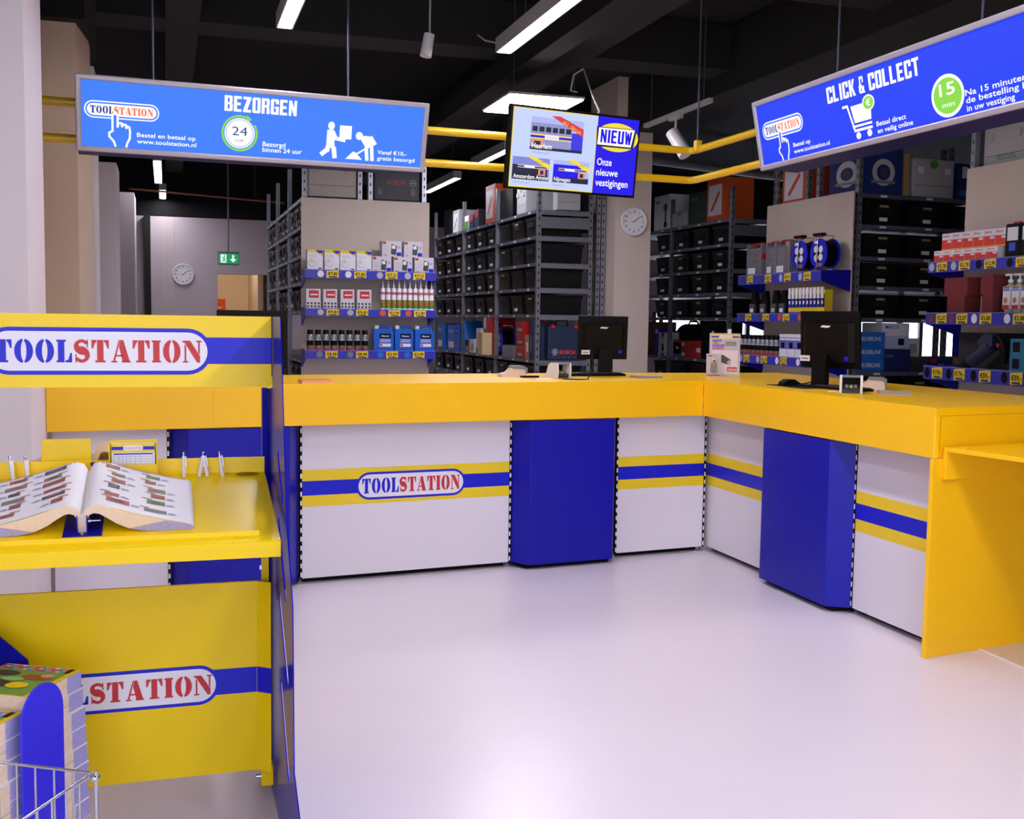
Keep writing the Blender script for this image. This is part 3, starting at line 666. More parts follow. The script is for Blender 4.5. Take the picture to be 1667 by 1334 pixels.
# left rack, seen along its face
LD = (1.262, 10.86, 0); BD = [-3.85, -2.6, -1.3, 0.0]
rack('dark rack seen sharply along its face next to the doorway wall', LD, FACE_L, BD, .58, ZS, 3.05)
fill(LD, FACE_L, BD, ROWS, 'on the sharply seen rack', 'bins on the rack by the aisle', labf=lambda r, i, k: random.random() < .5, sx=.88)
rack('steel rack behind the right half of the dust mask display', (1.90, 10.86, 0), FACE_L, [-1.3, 0.0], .58, [2.63, 1.06], 3.05)
# rack whose end board carries the cleaning bottles
rack('steel rack behind the board with the pump bottles', (5.80, 7.0, 0), FACE_L, [-.02, .55], .02 + .7, [2.63], 3.2)

# ------------------------------------------------------------------ goods on the racks
def carton(name, label, cat, w, d, h, m, draw=None, group=None, loc=(0, 0, 0), rot=0, bevel=.0):
    b = MB(); b.box(-w / 2, w / 2, 0, d, 0, h, m)
    if draw: draw(b, w, h)
    o = b.build(name, loc=loc, rot=(0, 0, rot)); return tag(o, label, cat, group)
def d_photo(bg, ob, band=None, txt=None, tcol=None):
    def f(b, w, h):
        b.rect(-w * .42, w * .3, h * .12, h * .86, bg, -.0008)
        b.poly([(-w * .3, h * .25), (-w * .12, h * .45), (w * .14, h * .72), (w * .2, h * .64), (-w * .02, h * .4), (-w * .2, h * .22)], ob, -.0014)
        if band: b.rect(-w / 2, w / 2, 0, h * .1, band, -.0008)
        if txt: b.text(txt, -w * .36, h * .74, h * .07, tcol or BLK, -.0014)
    return f
def case(name, label, loc, rot, w, d, h, m, latch=None, text=None, tcol=None, th=.05, upside=False, handle=True, dot=None):
    t = thing(name, label, 'tool case', loc, rot)
    b = MB(); b.box(-w / 2, w / 2, 0, d, 0, h, m); b.rect(-w / 2 + .02, w / 2 - .02, h * .30, h * .31, BLK, -.0006)
    if text:
        if upside: b.M = Matrix.Translation((0, 0, h)) @ Matrix.Rotation(math.pi, 4, 'Y')
        b.text(text, -w * .18 if not upside else -w * .16, h * .2, th, tcol, -.0012, bold=.02)
        b.ring(-w * .29, h * .2 + th * .5, th * .75, th * .75, th * .12, LGR, -.0012) if m is NAVY or m is BLK else None
        if m is NAVY or m is BLK: b.rect(-w * .29 - th * .4, -w * .29 + th * .4, h * .2 + th * .35, h * .2 + th * .65, LGR, -.0012)
        b.M = Matrix.Identity(4)
    if dot: b.ell(0, h * .86, w * .1, h * .11, dot, -.0012)
    b.build('body', t, bevel=.008)
    if handle:
        MB().tube([(-w * .16, -.012, h + .002), (-w * .16, -.012, h + .035), (w * .16, -.012, h + .035), (w * .16, -.012, h + .002)], .011, m if m is not NAVY else BLK).build('handle', t)
    for u in (-w * .33, w * .33):
        MB().box(u - .028, u + .028, -.014, .004, h * .62, h * .78, latch or m).build('latch', t, bevel=.003)
    return t
def onA(px, z, depth=.0): 
    p = on_x(px, 500, 3.70 + depth); return (3.70 + depth, p.y, z + .002)
def onB(px, z, depth=.0):
    p = on_x(px, 500, 5.93 + depth); return (5.93 + depth, p.y, z + .002)
# top of the long middle rack
carton('tool_carton', 'dark carton on top of the middle rack, furthest from the screen', 'carton', .3, .4, .36, BLK, loc=onA(726, 2.63, .05), rot=FACE_L)
carton('tool_carton', 'grey carton on top of the middle rack beside an upright', 'carton', .34, .4, .33, LGR, d_photo(PRW, MGR), loc=onA(741, 2.63, .1), rot=FACE_L)
carton('small_carton', 'small green and white box on top of the middle rack', 'carton', .18, .2, .17, PRW, lambda b, w, h: b.rect(-w / 2, w / 2, 0, h * .6, GRN, -.001), loc=onA(758, 2.63), rot=FACE_L)
for i, (p_, m_) in enumerate(((766, NAVY), (774, NAVY))):
    carton('small_carton', 'navy box with red top on the middle rack, %s from the green box' % ORD[i], 'carton', .2, .2, .16 + .05 * i, m_, lambda b, w, h: b.rect(-w * .3, w * .3, h * .55, h * .95, RED, -.001), loc=onA(p_, 2.63), rot=FACE_L)
carton('tool_carton', 'orange carton with a tool picture on top of the middle rack', 'carton', .40, .3, .44, ORG, d_photo(PRW, ORG), loc=onA(796, 2.63), rot=FACE_L)
carton('tool_carton', 'dark carton on top of the middle rack next to the orange one', 'carton', .5, .4, .34, BLK, loc=onA(822, 2.63, .05), rot=FACE_L)
case('tool_case', 'pale tool case with a green patch on the near end of the middle rack', onA(846, 2.63, .02), FACE_L, .32, .42, .30, LGR, dot=GRN)
case('tool_case', 'pale tool case with two latches above the end plate of the middle rack', (4.05, 11.02, 2.635), 0, .26, .14, .27, LGR)
carton('tool_carton', 'dark carton beside the pale case above the end plate', 'carton', .16, .3, .3, BLK, loc=(4.25, 11.06, 2.632))
# open shelf of the long middle rack
zO = 1.06
def dlines(m1, m2):
    def f(b, w, h):
        b.rect(-w * .45, w * .45, h * .62, h * .9, m1, -.0008); b.rect(-w * .35, w * .35, h * .1, h * .35, m2, -.0008); b.text('PRO', -w * .3, h * .7, h * .1, PRW, -.0014, w=w * .6)
    return f
for i, (p_, w, h, m, f) in enumerate(((717, .34, .36, SKY, dlines(SKY, PRW)), (735, .40, .34, SKY, dlines(SKY, PRW)), (744, .16, .35, SKY, dlines(PRB, RED)))):
    carton('blue_carton', 'bright blue carton on the open shelf behind the jerrycans, %s along' % ORD[i], 'carton', w, .3, h, m, f, loc=onA(p_, zO), rot=FACE_L, group='blue cartons on the open shelf')
b = MB(); b.prism([(-.07, 0), (.07, 0), (-.05, .40), (-.07, .40)], 'y', 0, .25, SKY); tag(b.build('wedge_display', loc=onA(757, zO), rot=(0, 0, FACE_L)), 'blue wedge-shaped display pack on the open shelf', 'display pack')
carton('small_carton', 'small brown box low on the open shelf near the blue wedge', 'carton', .17, .2, .16, BRN, lambda b, w, h: b.rect(-w * .45, w * .3, h * .5, h * .95, BLK, -.001), loc=onA(761, zO), rot=FACE_L)
carton('small_carton', 'small white box with a bottle print on the open shelf', 'carton', .20, .2, .17, PRW, lambda b, w, h: (b.rect(-w * .1, w * .06, h * .1, h * .6, BLK, -.001), b.rect(w * .2, w * .4, h * .2, h * .7, ORG, -.001)), loc=onA(769, zO), rot=FACE_L)
carton('small_carton', 'tall white box with a green foot on the open shelf', 'carton', .20, .2, .31, PRW, lambda b, w, h: (b.rect(-w / 2, w / 2, 0, h * .22, GRN, -.001), b.text('Fix', -w * .3, h * .7, h * .1, MGR, -.001)), loc=onA(779.5, zO), rot=FACE_L)
carton('red_carton', 'tall red carton on the open shelf of the middle rack', 'carton', .32, .3, .44, RED, lambda b, w, h: b.rect(-w * .5, -w * .18, h * .7, h * 1.0, PRW, -.001), loc=onA(794, zO), rot=FACE_L)
for i in range(2):
    carton('small_carton', ('lower', 'upper')[i] + ' cream box of the pair in front of the tall red carton', 'carton', .2, .12, .13, mat('cream_box', (226, 200, 150), .6), loc=(onA(799, zO)[0] - .13, onA(799, zO)[1], zO + .002 + i * .132), rot=FACE_L)
carton('tool_carton', 'low grey box on the open shelf beside the red trays', 'carton', .42, .3, .13, MGR, loc=onA(827, zO), rot=FACE_L)
# cable reel on the open shelf
def reel(label, loc, rot, s=1.0):
    t = thing('cable_reel', label, 'cable reel', loc, rot)
    r = .135 * s
    def disc(nm, y, front):
        b = MB(); c = Vector((0, y, r + .02))
        b.cyl(c, c + Vector((0, .012 * s, 0)), r, PRB, n=36)
        if front:
            f = y - .0008
            b.ell(0, r + .02, r * .58, r * .58, BLK, f)
            for a, k in ((-.3, .28), (.3, .26), (-.26, -.3), (.3, -.26)): b.ell(a * r * .95, r + .02 + k * r, r * .24, r * .24, PRW, f - .0006)
            b.rect(-r * .55, -r * .15, r + .02 + r * .66, r + .02 + r * .86, PRW, f - .0004); b.rect(-r * .1, r * .5, r + .02 - r * .88, r + .02 - r * .66, MGR, f - .0004); b.rect(r * .0, r * .3, r + .02 - r * .66, r + .02 - r * .6, RED, f - .0006)
        b.build(nm, t)
    disc('flange', .0, True); disc('flange', .13 * s, False)
    b = MB()
    for k in range(5): b.cyl((0, .016 + k * .022 * s, r + .02), (0, .036 + k * .022 * s, r + .02), r * (.86 - .03 * (k % 2)), BLK, n=28)
    b.build('wound_cable', t)
    z0 = r + .02
    MB().tube([(-r * .55, -.012, 0.008), (-r * .2, -.014, .012), (0, -.014, z0 - r * .9), (0, -.012, z0 + r * .5), (0, -.01, z0 + r * 1.2), (0, .15 * s, z0 + r * 1.2), (0, .155 * s, z0), (0, .16 * s, .012), (r * .6, .16 * s, .008)], .006, CHR).build('stand_frame', t)
    MB().box(-r * .55, r * .55, -.02, .03, z0 + r * 1.16, z0 + r * 1.34, BLK).box(-r * .4, r * .4, -.016, .026, z0 + r * 1.08, z0 + r * 1.159, RED).build('handle', t, bevel=.006)
    return t
reel('blue cable reel on the open shelf of the middle rack', onA(812, zO, .06), FACE_L, 1.12)
# stack of red trays
for i in range(3):
    t = thing('parts_tray', 'red parts tray, %s in the stack on the open shelf' % ('bottom', 'middle', 'topmost')[i], 'tray', (onA(847, zO)[0], onA(847, zO)[1], zO + .002 + i * .135), FACE_L, 'red trays in a stack')
    b = MB(); b.taper(-.13, .13, 0, .25, 0, .105, .012, RED); b.box(-.14, .14, -.01, .26, .105, .133, RED); b.text('fischer', -.09, .03, .035, PRW, -.0002, w=.18, bold=.02); b.build('body', t)
carton('small_carton', 'narrow brown carton with a barcode beside the red trays', 'carton', .15, .2, .26, BRN, lambda b, w, h: b.rect(-w * .1, w * .25, h * .3, h * .7, PRW, -.001), loc=onA(859, zO), rot=FACE_L)
carton('tool_case', 'dark navy case standing on edge at the rack end', 'tool case', .12, .13, .40, NAVY, lambda b, w, h: b.rect(-w * .05, w * .08, h * .2, h * .6, LGR, -.001), loc=onA(865, zO), rot=FACE_L)
# navy tool case seen through the rack's end
t = thing('tool_case', 'large navy tool case with red maker lettering in the rack end', 'tool case', (4.03, 11.005, zO + .002), 0)
b = MB(); b.box(-.19, .19, 0, .13, 0, .36, NAVY); b.ring(-.115, .085, .034, .036, .007, LGR, -.0012); b.rect(-.135, -.095, .078, .092, LGR, -.0012); b.rect(-.122, -.108, .06, .11, LGR, -.0012)
b.text('BOSCH', -.062, .065, .042, mat('maker_red', (226, 60, 56), .5), -.0012, w=.175, bold=.03)
for k in range(5): b.rect(-.14 + k * .06, -.125 + k * .06, .03, .034, LGR, -.0012)
b.build('body', t, bevel=.012)
MB().tube([(-.10, .03, .355), (-.10, .03, .42), (.03, .03, .42), (.03, .03, .355)], .012, BLK).build('handle', t)
for u in (-.16, .10): MB().box(u, u + .045, -.012, .02, .335, .372, RED).build('latch', t, bevel=.003)
# top of the rack beyond the clock pillar
carton('tool_carton', 'white carton with a breaker picture next to the wall clock', 'carton', .46, .3, .42, PRW, lambda b, w, h: (b.text('Makita', -w * .4, h * .78, h * .09, RED, -.001, bold=.02), b.rect(w * .18, w * .26, h * .12, h * .75, BLK, -.001), b.rect(w * .08, w * .36, h * .55, h * .72, MGR, -.001), b.rect(w * .14, w * .32, h * .05, h * .2, BLK, -.001)), loc=onB(1074, 2.63), rot=FACE_L)
case('tool_case', 'pale low tool case with a green dot beyond the clock pillar', onB(1102, 2.63), FACE_L, .40, .4, .17, LGR, dot=GRN, handle=False)
carton('tool_carton', 'dark green carton on the rack beyond the clock pillar', 'carton', .45, .3, .36, mat('dark_green_box', (34, 60, 48), .6), lambda b, w, h: b.text('HIKOKI', -w * .35, h * .75, h * .1, MGR, -.001), loc=onB(1131, 2.63), rot=FACE_L)
carton('tool_carton', 'orange carton with a white tool picture on the rack beyond the clock pillar', 'carton', .44, .35, .46, ORG, d_photo(PRW, ORG), loc=onB(1161, 2.63), rot=FACE_L)
# open shelf beyond the clock pillar
carton('tool_carton', 'dark orange carton next to the clock pillar', 'carton', .5, .2, .42, mat('rust_orange', (150, 60, 26), .6), loc=onB(1066, zO, .25), rot=FACE_L)
carton('small_carton', 'blue slim box on the open shelf beyond the pillar', 'carton', .13, .2, .34, PRB, lambda b, w, h: b.rect(-w * .3, w * .3, h * .8, h * .95, PRW, -.001), loc=onB(1070, zO), rot=FACE_L)
carton('small_carton', 'white and red box beside the slim blue box', 'carton', .17, .2, .29, PRW, lambda b, w, h: (b.rect(0, w * .5, h * .8, h, RED, -.001), b.rect(0, w * .5, h * .02, h * .12, RED, -.001), b.rect(w * .1, w * .4, h * .2, h * .5, BLK, -.001)), loc=onB(1078, zO), rot=FACE_L)
t = thing('tool_bag', 'black rounded tool bag behind red boxes on the open shelf', 'tool bag', onB(1118, zO, .28), FACE_L)
MB().prism(_arc(0, .0, .44, .40, 0, 180, 16), 'y', 0, .2, BKM).build('body', t)
b = MB(); b.tube([(-.15, .1, .37), (-.1, .1, .43), (.1, .1, .43), (.15, .1, .37)], .012, BKM); b.build('handle', t)
carton('small_carton', 'silver pack on the open shelf beyond the pillar', 'carton', .20, .1, .2, LGR, loc=onB(1097, zO), rot=FACE_L)
carton('small_carton', 'black pack with blue foot and red head on the open shelf', 'carton', .20, .12, .21, BLK, lambda b, w, h: (b.rect(-w / 2, w / 2, 0, h * .18, SKY, -.001), b.rect(-w / 2, w / 2, h * .82, h, RED, -.001), b.rect(-w * .2, w * .2, h * .45, h * .6, PRW, -.001)), loc=onB(1104, zO), rot=FACE_L)
carton('red_carton', 'wide red carton on the open shelf beyond the pillar', 'carton', .54, .3, .2, RED, lambda b, w, h: (b.rect(-w * .48, -w * .34, h * .7, h * .9, PRW, -.001), b.rect(w * .25, w * .45, h * .35, h * .6, PRW, -.001), b.ring(w * .1, h * .45, h * .3, h * .3, h * .05, BLK, -.001, 60, 200), b.rect(-w * .48, -w * .3, h * .08, h * .28, PRW, -.001)), loc=onB(1127, zO), rot=FACE_L)
carton('tool_carton', 'black carton with a red stripe at the rack end beyond the pillar', 'carton', .42, .3, .44, BLK, lambda b, w, h: (b.rect(0, w * .2, h * .25, h * .5, RED, -.001), b.rect(w * .1, w * .25, h * .62, h * .74, PRW, -.001)), loc=onB(1157, zO), rot=FACE_L)
# top of the rack facing the side counter, and its open shelf
def onC(u, v, z):
    c, s = math.cos(RC), math.sin(RC); return (LC[0] + c * u - s * v, LC[1] + s * u + c * v, z + .002)
def d_saw(b, w, h):
    b.ring(0, h * .45, w * .3, h * .28, w * .12, LGR, -.001); b.rect(-w * .32, w * .32, h * .22, h * .28, MGR, -.0014); b.ell(0, h * .45, w * .1, h * .1, DGR, -.0014); b.text('SAW', -w * .4, h * .8, h * .09, LGR, -.001)
BBX = mat('navy_blue_box', (22, 40, 104), .5)
carton('tool_carton', 'blue carton with a circular saw picture on the rack top above the cable reel board', 'carton', .40, .50, .42, BBX, lambda b, w, h: (d_saw(b, w, h), setattr(b, 'M', Matrix.Translation((-w / 2, .25, 0)) @ Matrix.Rotation(-math.pi / 2, 4, 'Z')), d_saw(b, .5, h)), loc=onC(.235, .0, 2.63), rot=RC)
carton('tool_carton', 'thin brown carton on edge beside the blue saw carton', 'carton', .06, .3, .37, BRN, loc=onC(.50, .02, 2.63), rot=RC)
case('tool_case', 'pale systems tool case with a green dot on the rack top', onC(.80, .02, 2.63), RC, .46, .32, .34, LGR, dot=GRN, handle=False, latch=PRW)
carton('tool_carton', 'dark blue carton with two white labels on the rack top', 'carton', .40, .3, .32, BBX, lambda b, w, h: (b.rect(-w * .35, -w * .2, h * .6, h * .92, PRW, -.001), b.rect(w * .1, w * .25, h * .6, h * .92, PRW, -.001), b.rect(-w * .4, -w * .1, h * .1, h * .25, SKY, -.001)), loc=onC(1.26, .02, 2.63), rot=RC)
carton('tool_carton', 'orange carton with a tool picture above the beige board of the cable reels', 'carton', .46, .35, .42, ORG, d_photo(PRW, ORG), loc=(5.84, 9.55, 2.632), rot=FACE_L)
for i in range(3):
    carton('blue_carton', 'flat bright blue box, %s in the stack behind the payment terminal' % ('bottom', 'middle', 'topmost')[i], 'carton', .30, .3, .116, SKY, lambda b, w, h: (b.text('SILVERLINE', -w * .36, h * .35, h * .3, PRW, -.001, w=w * .72, bold=.02)), loc=onC(.19, .02, zO + i * .118), rot=RC, group='flat blue boxes in a stack')
carton('tool_carton', 'white carton with lettering standing on a navy box', 'carton', .30, .28, .235, PRW, lambda b, w, h: (b.text('MEXCO', -w * .38, h * .78, h * .12, PRB, -.001, w=w * .5, bold=.02), b.rect(-w * .5, w * .5, 0, h * .5, mat('pale_blue_print', (190, 196, 235), .5), -.0006), b.rect(w * .1, w * .32, h * .15, h * .4, BLK, -.001)), loc=onC(.47, .04, zO + .202), rot=RC)
carton('tool_carton', 'navy box under the white lettered carton', 'carton', .31, .28, .20, BBX, lambda b, w, h: b.text('TOOLS', -w * .4, h * .65, h * .1, LGR, -.001), loc=onC(.48, .03, zO), rot=RC)
carton('small_carton', 'white box with print lines beside the navy box', 'carton', .14, .2, .17, PRW, lambda b, w, h: b.rect(-w * .3, w * .3, h * .2, h * .7, LGR, -.001), loc=onC(.72, .10, zO + .13), rot=RC)
carton('tool_carton', 'low grey box carrying the white printed box', 'carton', .22, .3, .13, DGR, loc=onC(.75, .05, zO), rot=RC)
carton('tool_carton', 'low blue box with white and red prints on the open shelf', 'carton', .26, .3, .13, BBX, lambda b, w, h: (b.rect(-w * .1, w * .15, h * .1, h * .5, PRW, -.001), b.rect(-w * .45, -w * .2, h * .6, h * .9, RED, -.001)), loc=onC(1.0, .05, zO), rot=RC)
carton('tool_carton', 'brown low carton on the open shelf near the drill', 'carton', .26, .3, .13, BRN, loc=onC(1.28, .05, zO), rot=RC)
carton('blue_carton', 'upright blue white printed pack on the open shelf near the drill', 'carton', .17, .2, .305, PRB, lambda b, w, h: (b.rect(-w * .5, w * .5, h * .82, h * .96, PRW, -.001), b.text('CLEAN', -w * .4, h * .86, h * .06, PRB, -.0014), b.rect(-w * .3, w * .2, h * .2, h * .6, SKY, -.001)), loc=onC(1.36, .02, zO + .132), rot=RC)
# above the boards at the display ends
case('tool_case', 'large pale plastic case above the display of dust masks', (1.56, 10.87, 2.64), 0, .46, .4, .36, mat('case_beige', (176, 168, 160), .5), handle=False)
t = thing('tool_case', 'black case with upside-down red lettering above the display of dust masks', 'tool case', (2.19, 10.87, 2.632), 0)
b = MB(); b.box(-.23, .23, 0, .4, 0, .36, mat('case_black_blue', (26, 28, 40), .5)); b.M = Matrix.Translation((0, 0, .30)) @ Matrix.Rotation(math.pi, 4, 'Y')
b.text('BOSCH', -.08, .10, .045, mat('dim_red', (150, 30, 34), .5), -.0012, w=.18, bold=.03); b.ring(-.16, .122, .034, .034, .007, MGR, -.0012); b.rect(-.18, -.14, .115, .13, MGR, -.0012); b.build('body', t, bevel=.01)
for u in (-.2, .13): MB().box(u, u + .05, -.012, .0, .05, .12, DGR).build('latch', t)
case('tool_case', 'pale tool case with green lettering above the board with pump bottles', (5.86, 6.76, 2.632), FACE_L, .42, .36, .34, LGR, text='FESTOOL', tcol=GRN, th=.034)
# ------------------------------------------------------------------ display boards at the rack ends
PRICE = mat('price_card', (236, 204, 40), .5)
RAIL = mat('shelf_rail_blue', (48, 52, 176), .35)
def display(label, loc, rot, w, h, shelves, dep, tags):
    """beige board with blue-railed shelves; local x along the board, front at y = 0; shelves: (top of rail, bottom of rail)"""
    t = thing('display_stand', label, 'display stand', loc, rot)
    MB().box(0, w, 0, .016, 0, h, BEI).build('backboard', t, bevel=.003)
    for (zt, zb), row in zip(shelves, tags):
        sh = MB(); sh.box(.012, w - .012, -dep, -.001, zt - .032, zt - .0095, LGR); s = sh.build('shelf', t)
        r = MB(); r.box(0, w, -dep - .012, -dep, zb, zt, RAIL); r.box(0, w, -dep - .016, -dep - .012, zt - .006, zt, mat('rail_edge', (120, 124, 200), .3))
        f = -dep - .0135; hh = zt - zb
        for u, price, ico in row:
            pw, ph = .115, hh * .80
            r.poly([(u, zb + hh * .06), (u + pw, zb + hh * .14), (u + pw, zb + hh * .95), (u, zb + hh * .87)], PRICE, f)
            r.text(price, u + pw * .5, zb + hh * .38, hh * .36, BLK, f - .0006, w=pw * .82, bold=.03, align='c')
            r.rect(u + .02, u + pw - .02, zb + hh * .13, zb + hh * .27, mat('price_small_print', (70, 60, 30), .6), f - .0006)
            if ico: r.ell(u - .055, zb + hh * .5, .03, hh * .38, ico, f)
        r.build('price_rail', s)
        for u0 in (0.0, w - .012):
            MB().prism([(-dep, zb), (-dep, zt), (0, zt + .01), (0, zb - .09)], 'x', u0, u0 + .012, BLU).build('bracket', s)
    return t
SH1 = [(1.925, 1.842), (1.562, 1.488), (1.168, 1.088)]
D1 = .30
XD1, YD1 = 1.247, 10.80
display('display board with dust masks, sealant and blue jerrycans on three blue shelves', (XD1, YD1, 0), 0, 1.256, 2.62, SH1, D1,
        [[(.20, '€7,82', PRW), (.46, '€7,82', PRW), (.76, '€37,22', LGR), (1.03, '€37,22', LGR)], [(.20, '€9,81', LGR), (.48, '€9,81', LGR), (.79, '€2,90', ORG), (1.04, '€2,90', ORG)],
         [(.19, '€8,98', MGR), (.48, '€8,98', MGR), (.77, '€3,99', SKY), (1.03, '€3,99', SKY)]])
def zx1(u): return on_y(480 + u / 6.0625, 500, YD1 - D1 + .03).x
def zz1(v): return on_y(600, 380 + v / 6.0625, YD1 - D1 + .03).z
z1, z2, z3 = [t_ - .008 for t_, _ in SH1]
YP1 = YD1 - D1 + .02
MASK = mat('mask_print', (226, 226, 240), .5)
def d_mask(b, w, h):
    b.rect(-w / 2, w / 2, 0, h * .04, PRY, -.0006); b.rect(-w / 2, w * .18, h * .86, h, PRY, -.0006); b.poly([(w * .1, h * .86), (w * .5, h * .68), (w * .5, h), (w * .1, h)], PRY, -.0006)
    b.rect(w * .2, w * .48, h * .82, h * .96, PRB, -.001); b.ell(-w * .18, h * .36, w * .28, h * .2, mat('mask_shade', (186, 190, 222), .5), -.0008); b.ell(-w * .16, h * .37, w * .25, h * .18, MASK, -.0012); b.ell(-w * .24, h * .44, w * .1, h * .06, PRICE, -.0016)
    b.rect(w * .2, w * .4, h * .07, h * .12, BLK, -.001)
    for k in range(3): b.rect(-w * .4, w * .1, h * (.62 + .06 * k), h * (.635 + .06 * k), LGR, -.001)
for i, (a, c) in enumerate(((120, 278), (290, 440), (443, 600), (605, 757))):
    x0, x1 = zx1(a), zx1(c)
    carton('dust_mask_box', 'white and yellow dust mask box, %s counted from the shelf bracket' % ORD[i], 'box', (x1 - x0) * .97, .12, .195, PRW, d_mask, 'dust mask boxes', ((x0 + x1) / 2, YP1, z1), 0)
def d_lamp(b, w, h):
    b.rect(-w * .48, -w * .3, h * .8, h * .95, RED, -.0008); b.poly([(-w * .06, h * .15), (w * .2, h * .1), (w * .26, h * .7), (-w * .02, h * .82)], DGR, -.0008); b.rect(-w * .0, w * .18, h * .5, h * .72, PRW, -.0012)
    b.rect(w * .24, w * .48, h * .05, h * .28, PRB, -.001); b.ell(w * .38, h * .6, w * .06, h * .08, mat('print_lilac', (150, 156, 214), .5), -.001)
    for k in range(4): b.rect(-w * .45, -w * .12, h * (.3 + .1 * k), h * (.32 + .1 * k), LGR, -.0008)
    b.text('LED', -w * .42, h * .06, h * .09, RED, -.0008, bold=.02)
for i, (a, c, up) in enumerate(((775, 965, 0), (985, 1170, 0), (1190, 1380, 0), (870, 1065, 1), (1085, 1268, 1))):
    x0, x1 = zx1(a), zx1(c)
    carton('work_light_box', 'grey white work light box, %s of the %s row counted from the dust masks' % (ORD[i % 3], ('lower', 'upper')[up]), 'box', (x1 - x0) * .98, .14, .148, mat('box_pale', (206, 204, 212), .5), d_lamp, 'work light boxes', ((x0 + x1) / 2 - .014, YP1, z1 + up * .149), 0)
for i, (a, c) in enumerate(((105, 258), (275, 420), (445, 590), (608, 757))):
    x0, x1 = zx1(a), zx1(c); w = (x1 - x0) * .96
    t = thing('filter_pack', 'clear pack with a red label, %s counted from the shelf bracket' % ORD[i], 'pack', ((x0 + x1) / 2, YP1, z2), 0, 'clear packs with red labels')
    MB().box(-w / 2, w / 2, 0, .09, 0, .19, mat('pack_white', (214, 208, 216), .3)).build('pack', t, bevel=.006)
    b = MB(); b.rect(-w * .3, w * .36, .105, .175, PRR, -.001); b.rect(-w * .2, w * .3, .13, .142, PRW, -.0016); b.build('paper_label', t)
    b = MB()
    for k in range(4): 
        for j in range(2): b.ell(-w * .36 + k * w * .24, .025 + j * .03, .011, .011, DGR, -.0012, n=10)
    b.build('lower_window', t)
def cartridge(label, loc, rot, body, bands, group):
    t = thing('sealant_cartridge', label, 'cartridge', loc, rot, group)
    b = MB(); b.lathe([(.001, 0), (.0235, 0), (.0235, .012), (.023, .012), (.023, .205), (.019, .212), (.001, .213)], PRW, n=14)
    for z0, z1_, m in bands: b.lathe([(.0234, z0), (.0234, z1_)], m, n=14)
    b.build('tube', t); MB().lathe([(.008, .213), (.007, .225), (.0045, .29), (.001, .292)], PRW, n=10).build('nozzle', t)
    return t
x0, x1 = zx1(845), zx1(1378); pitch = (x1 - x0) / 10
c0 = None
for i in range(10):
    lab = 'white sealant cartridge with orange green print, %s counted from the red label packs' % ORD[i]
    loc = (x0 + pitch * (i + .5), YP1 + .03, z2)
    if i == 0: c0 = cartridge(lab, loc, 0, PRW, [(.02, .05, GRN), (.05, .062, ORG), (.062, .10, mat('print_olive', (150, 130, 50), .5)), (.15, .175, mat('print_pink', (196, 110, 120), .5))], 'sealant cartridges')
    else: dup(c0, loc, None, lab)
def spray(label, loc, rot, group, foot, h=.19):
    t = thing('spray_can', label, 'spray can', loc, rot, group)
    b = MB(); b.lathe([(.001, 0), (.031, 0), (.031, h * .76), (.026, h * .8)], mat('can_silver', (150, 150, 158), .3, metal=.5), n=16)
    b.lathe([(.0314, .004), (.0314, h * .09)], foot, n=16); b.lathe([(.0314, h * .26), (.0314, h * .55)], BLK, n=16); b.lathe([(.0318, h * .12), (.0318, h * .26)], mat('can_brown', (150, 96, 84), .5), n=16); b.lathe([(.0318, h * .5), (.0318, h * .55)], LGR, n=16)
    b.build('can', t); MB().lathe([(.027, h * .76), (.028, h * .8), (.028, h * .99), (.024, h), (.001, h)], BLK, n=16).build('cap', t)
    return t
x0, x1 = zx1(114), zx1(735); pitch = (x1 - x0) / 8
for i in range(8):
    lab = 'spray can with black cap on the display with jerrycans, %s counted from the bracket' % ORD[i]
    loc = (x0 + pitch * (i + .5), YP1 + .035, z3)
    if i == 0: s0 = spray(lab, loc, 0, 'spray cans beside the jerrycans', mat('can_red', (200, 40, 36), .4), .20)
    else: dup(s0, loc, None, lab)
CANB = mat('jerrycan_blue', (28, 98, 205), .25, trans=.0)
def jerrycan(label, loc, w):
    t = thing('jerrycan', label, 'jerrycan', loc, 0, 'blue jerrycans')
    MB().prism([(-w / 2 + .012, 0), (w / 2 - .012, 0), (w / 2, .012), (w / 2, .19), (w / 2 - .025, .215), (-w / 2 + .012, .215), (-w / 2, .20), (-w / 2, .012)], 'y', 0, .13, CANB).build('body', t, bevel=.012, seg=3)
    b = MB(); b.rect(-w * .22, w * .36, .125, .17, BLK, -.001); b.text('Kleemer', -w * .12, .14, .016, PRW, -.0016, w=w * .4, bold=.03); b.rect(-w * .22, w * .36, .045, .074, PRW, -.001); b.rect(-w * .22, w * .36, .074, .08, PRR, -.0012); b.ell(-w * .14, .06, .012, .012, PRR, -.0016)
    for k in range(3): b.rect(-w * .2, w * .34, .09 + .011 * k, .094 + .011 * k, PRW, -.001)
    b.build('label', t)
    MB().tube([(-w * .1, .065, .212), (-w * .06, .065, .243), (w * .36, .065, .243), (w * .44, .065, .20)], .012, CANB).build('handle', t)
    MB().cyl((-w * .32, .065, .212), (-w * .32, .065, .248), .022, PRW).build('screw_cap', t)
    return t
for i, (a, c) in enumerate(((778, 978), (986, 1173), (1184, 1374))):
    x0, x1 = zx1(a), zx1(c)
    jerrycan('blue screenwash jerrycan with white cap, %s counted from the spray cans' % ORD[i], ((x0 + x1) / 2, YP1, z3), (x1 - x0) * .97)

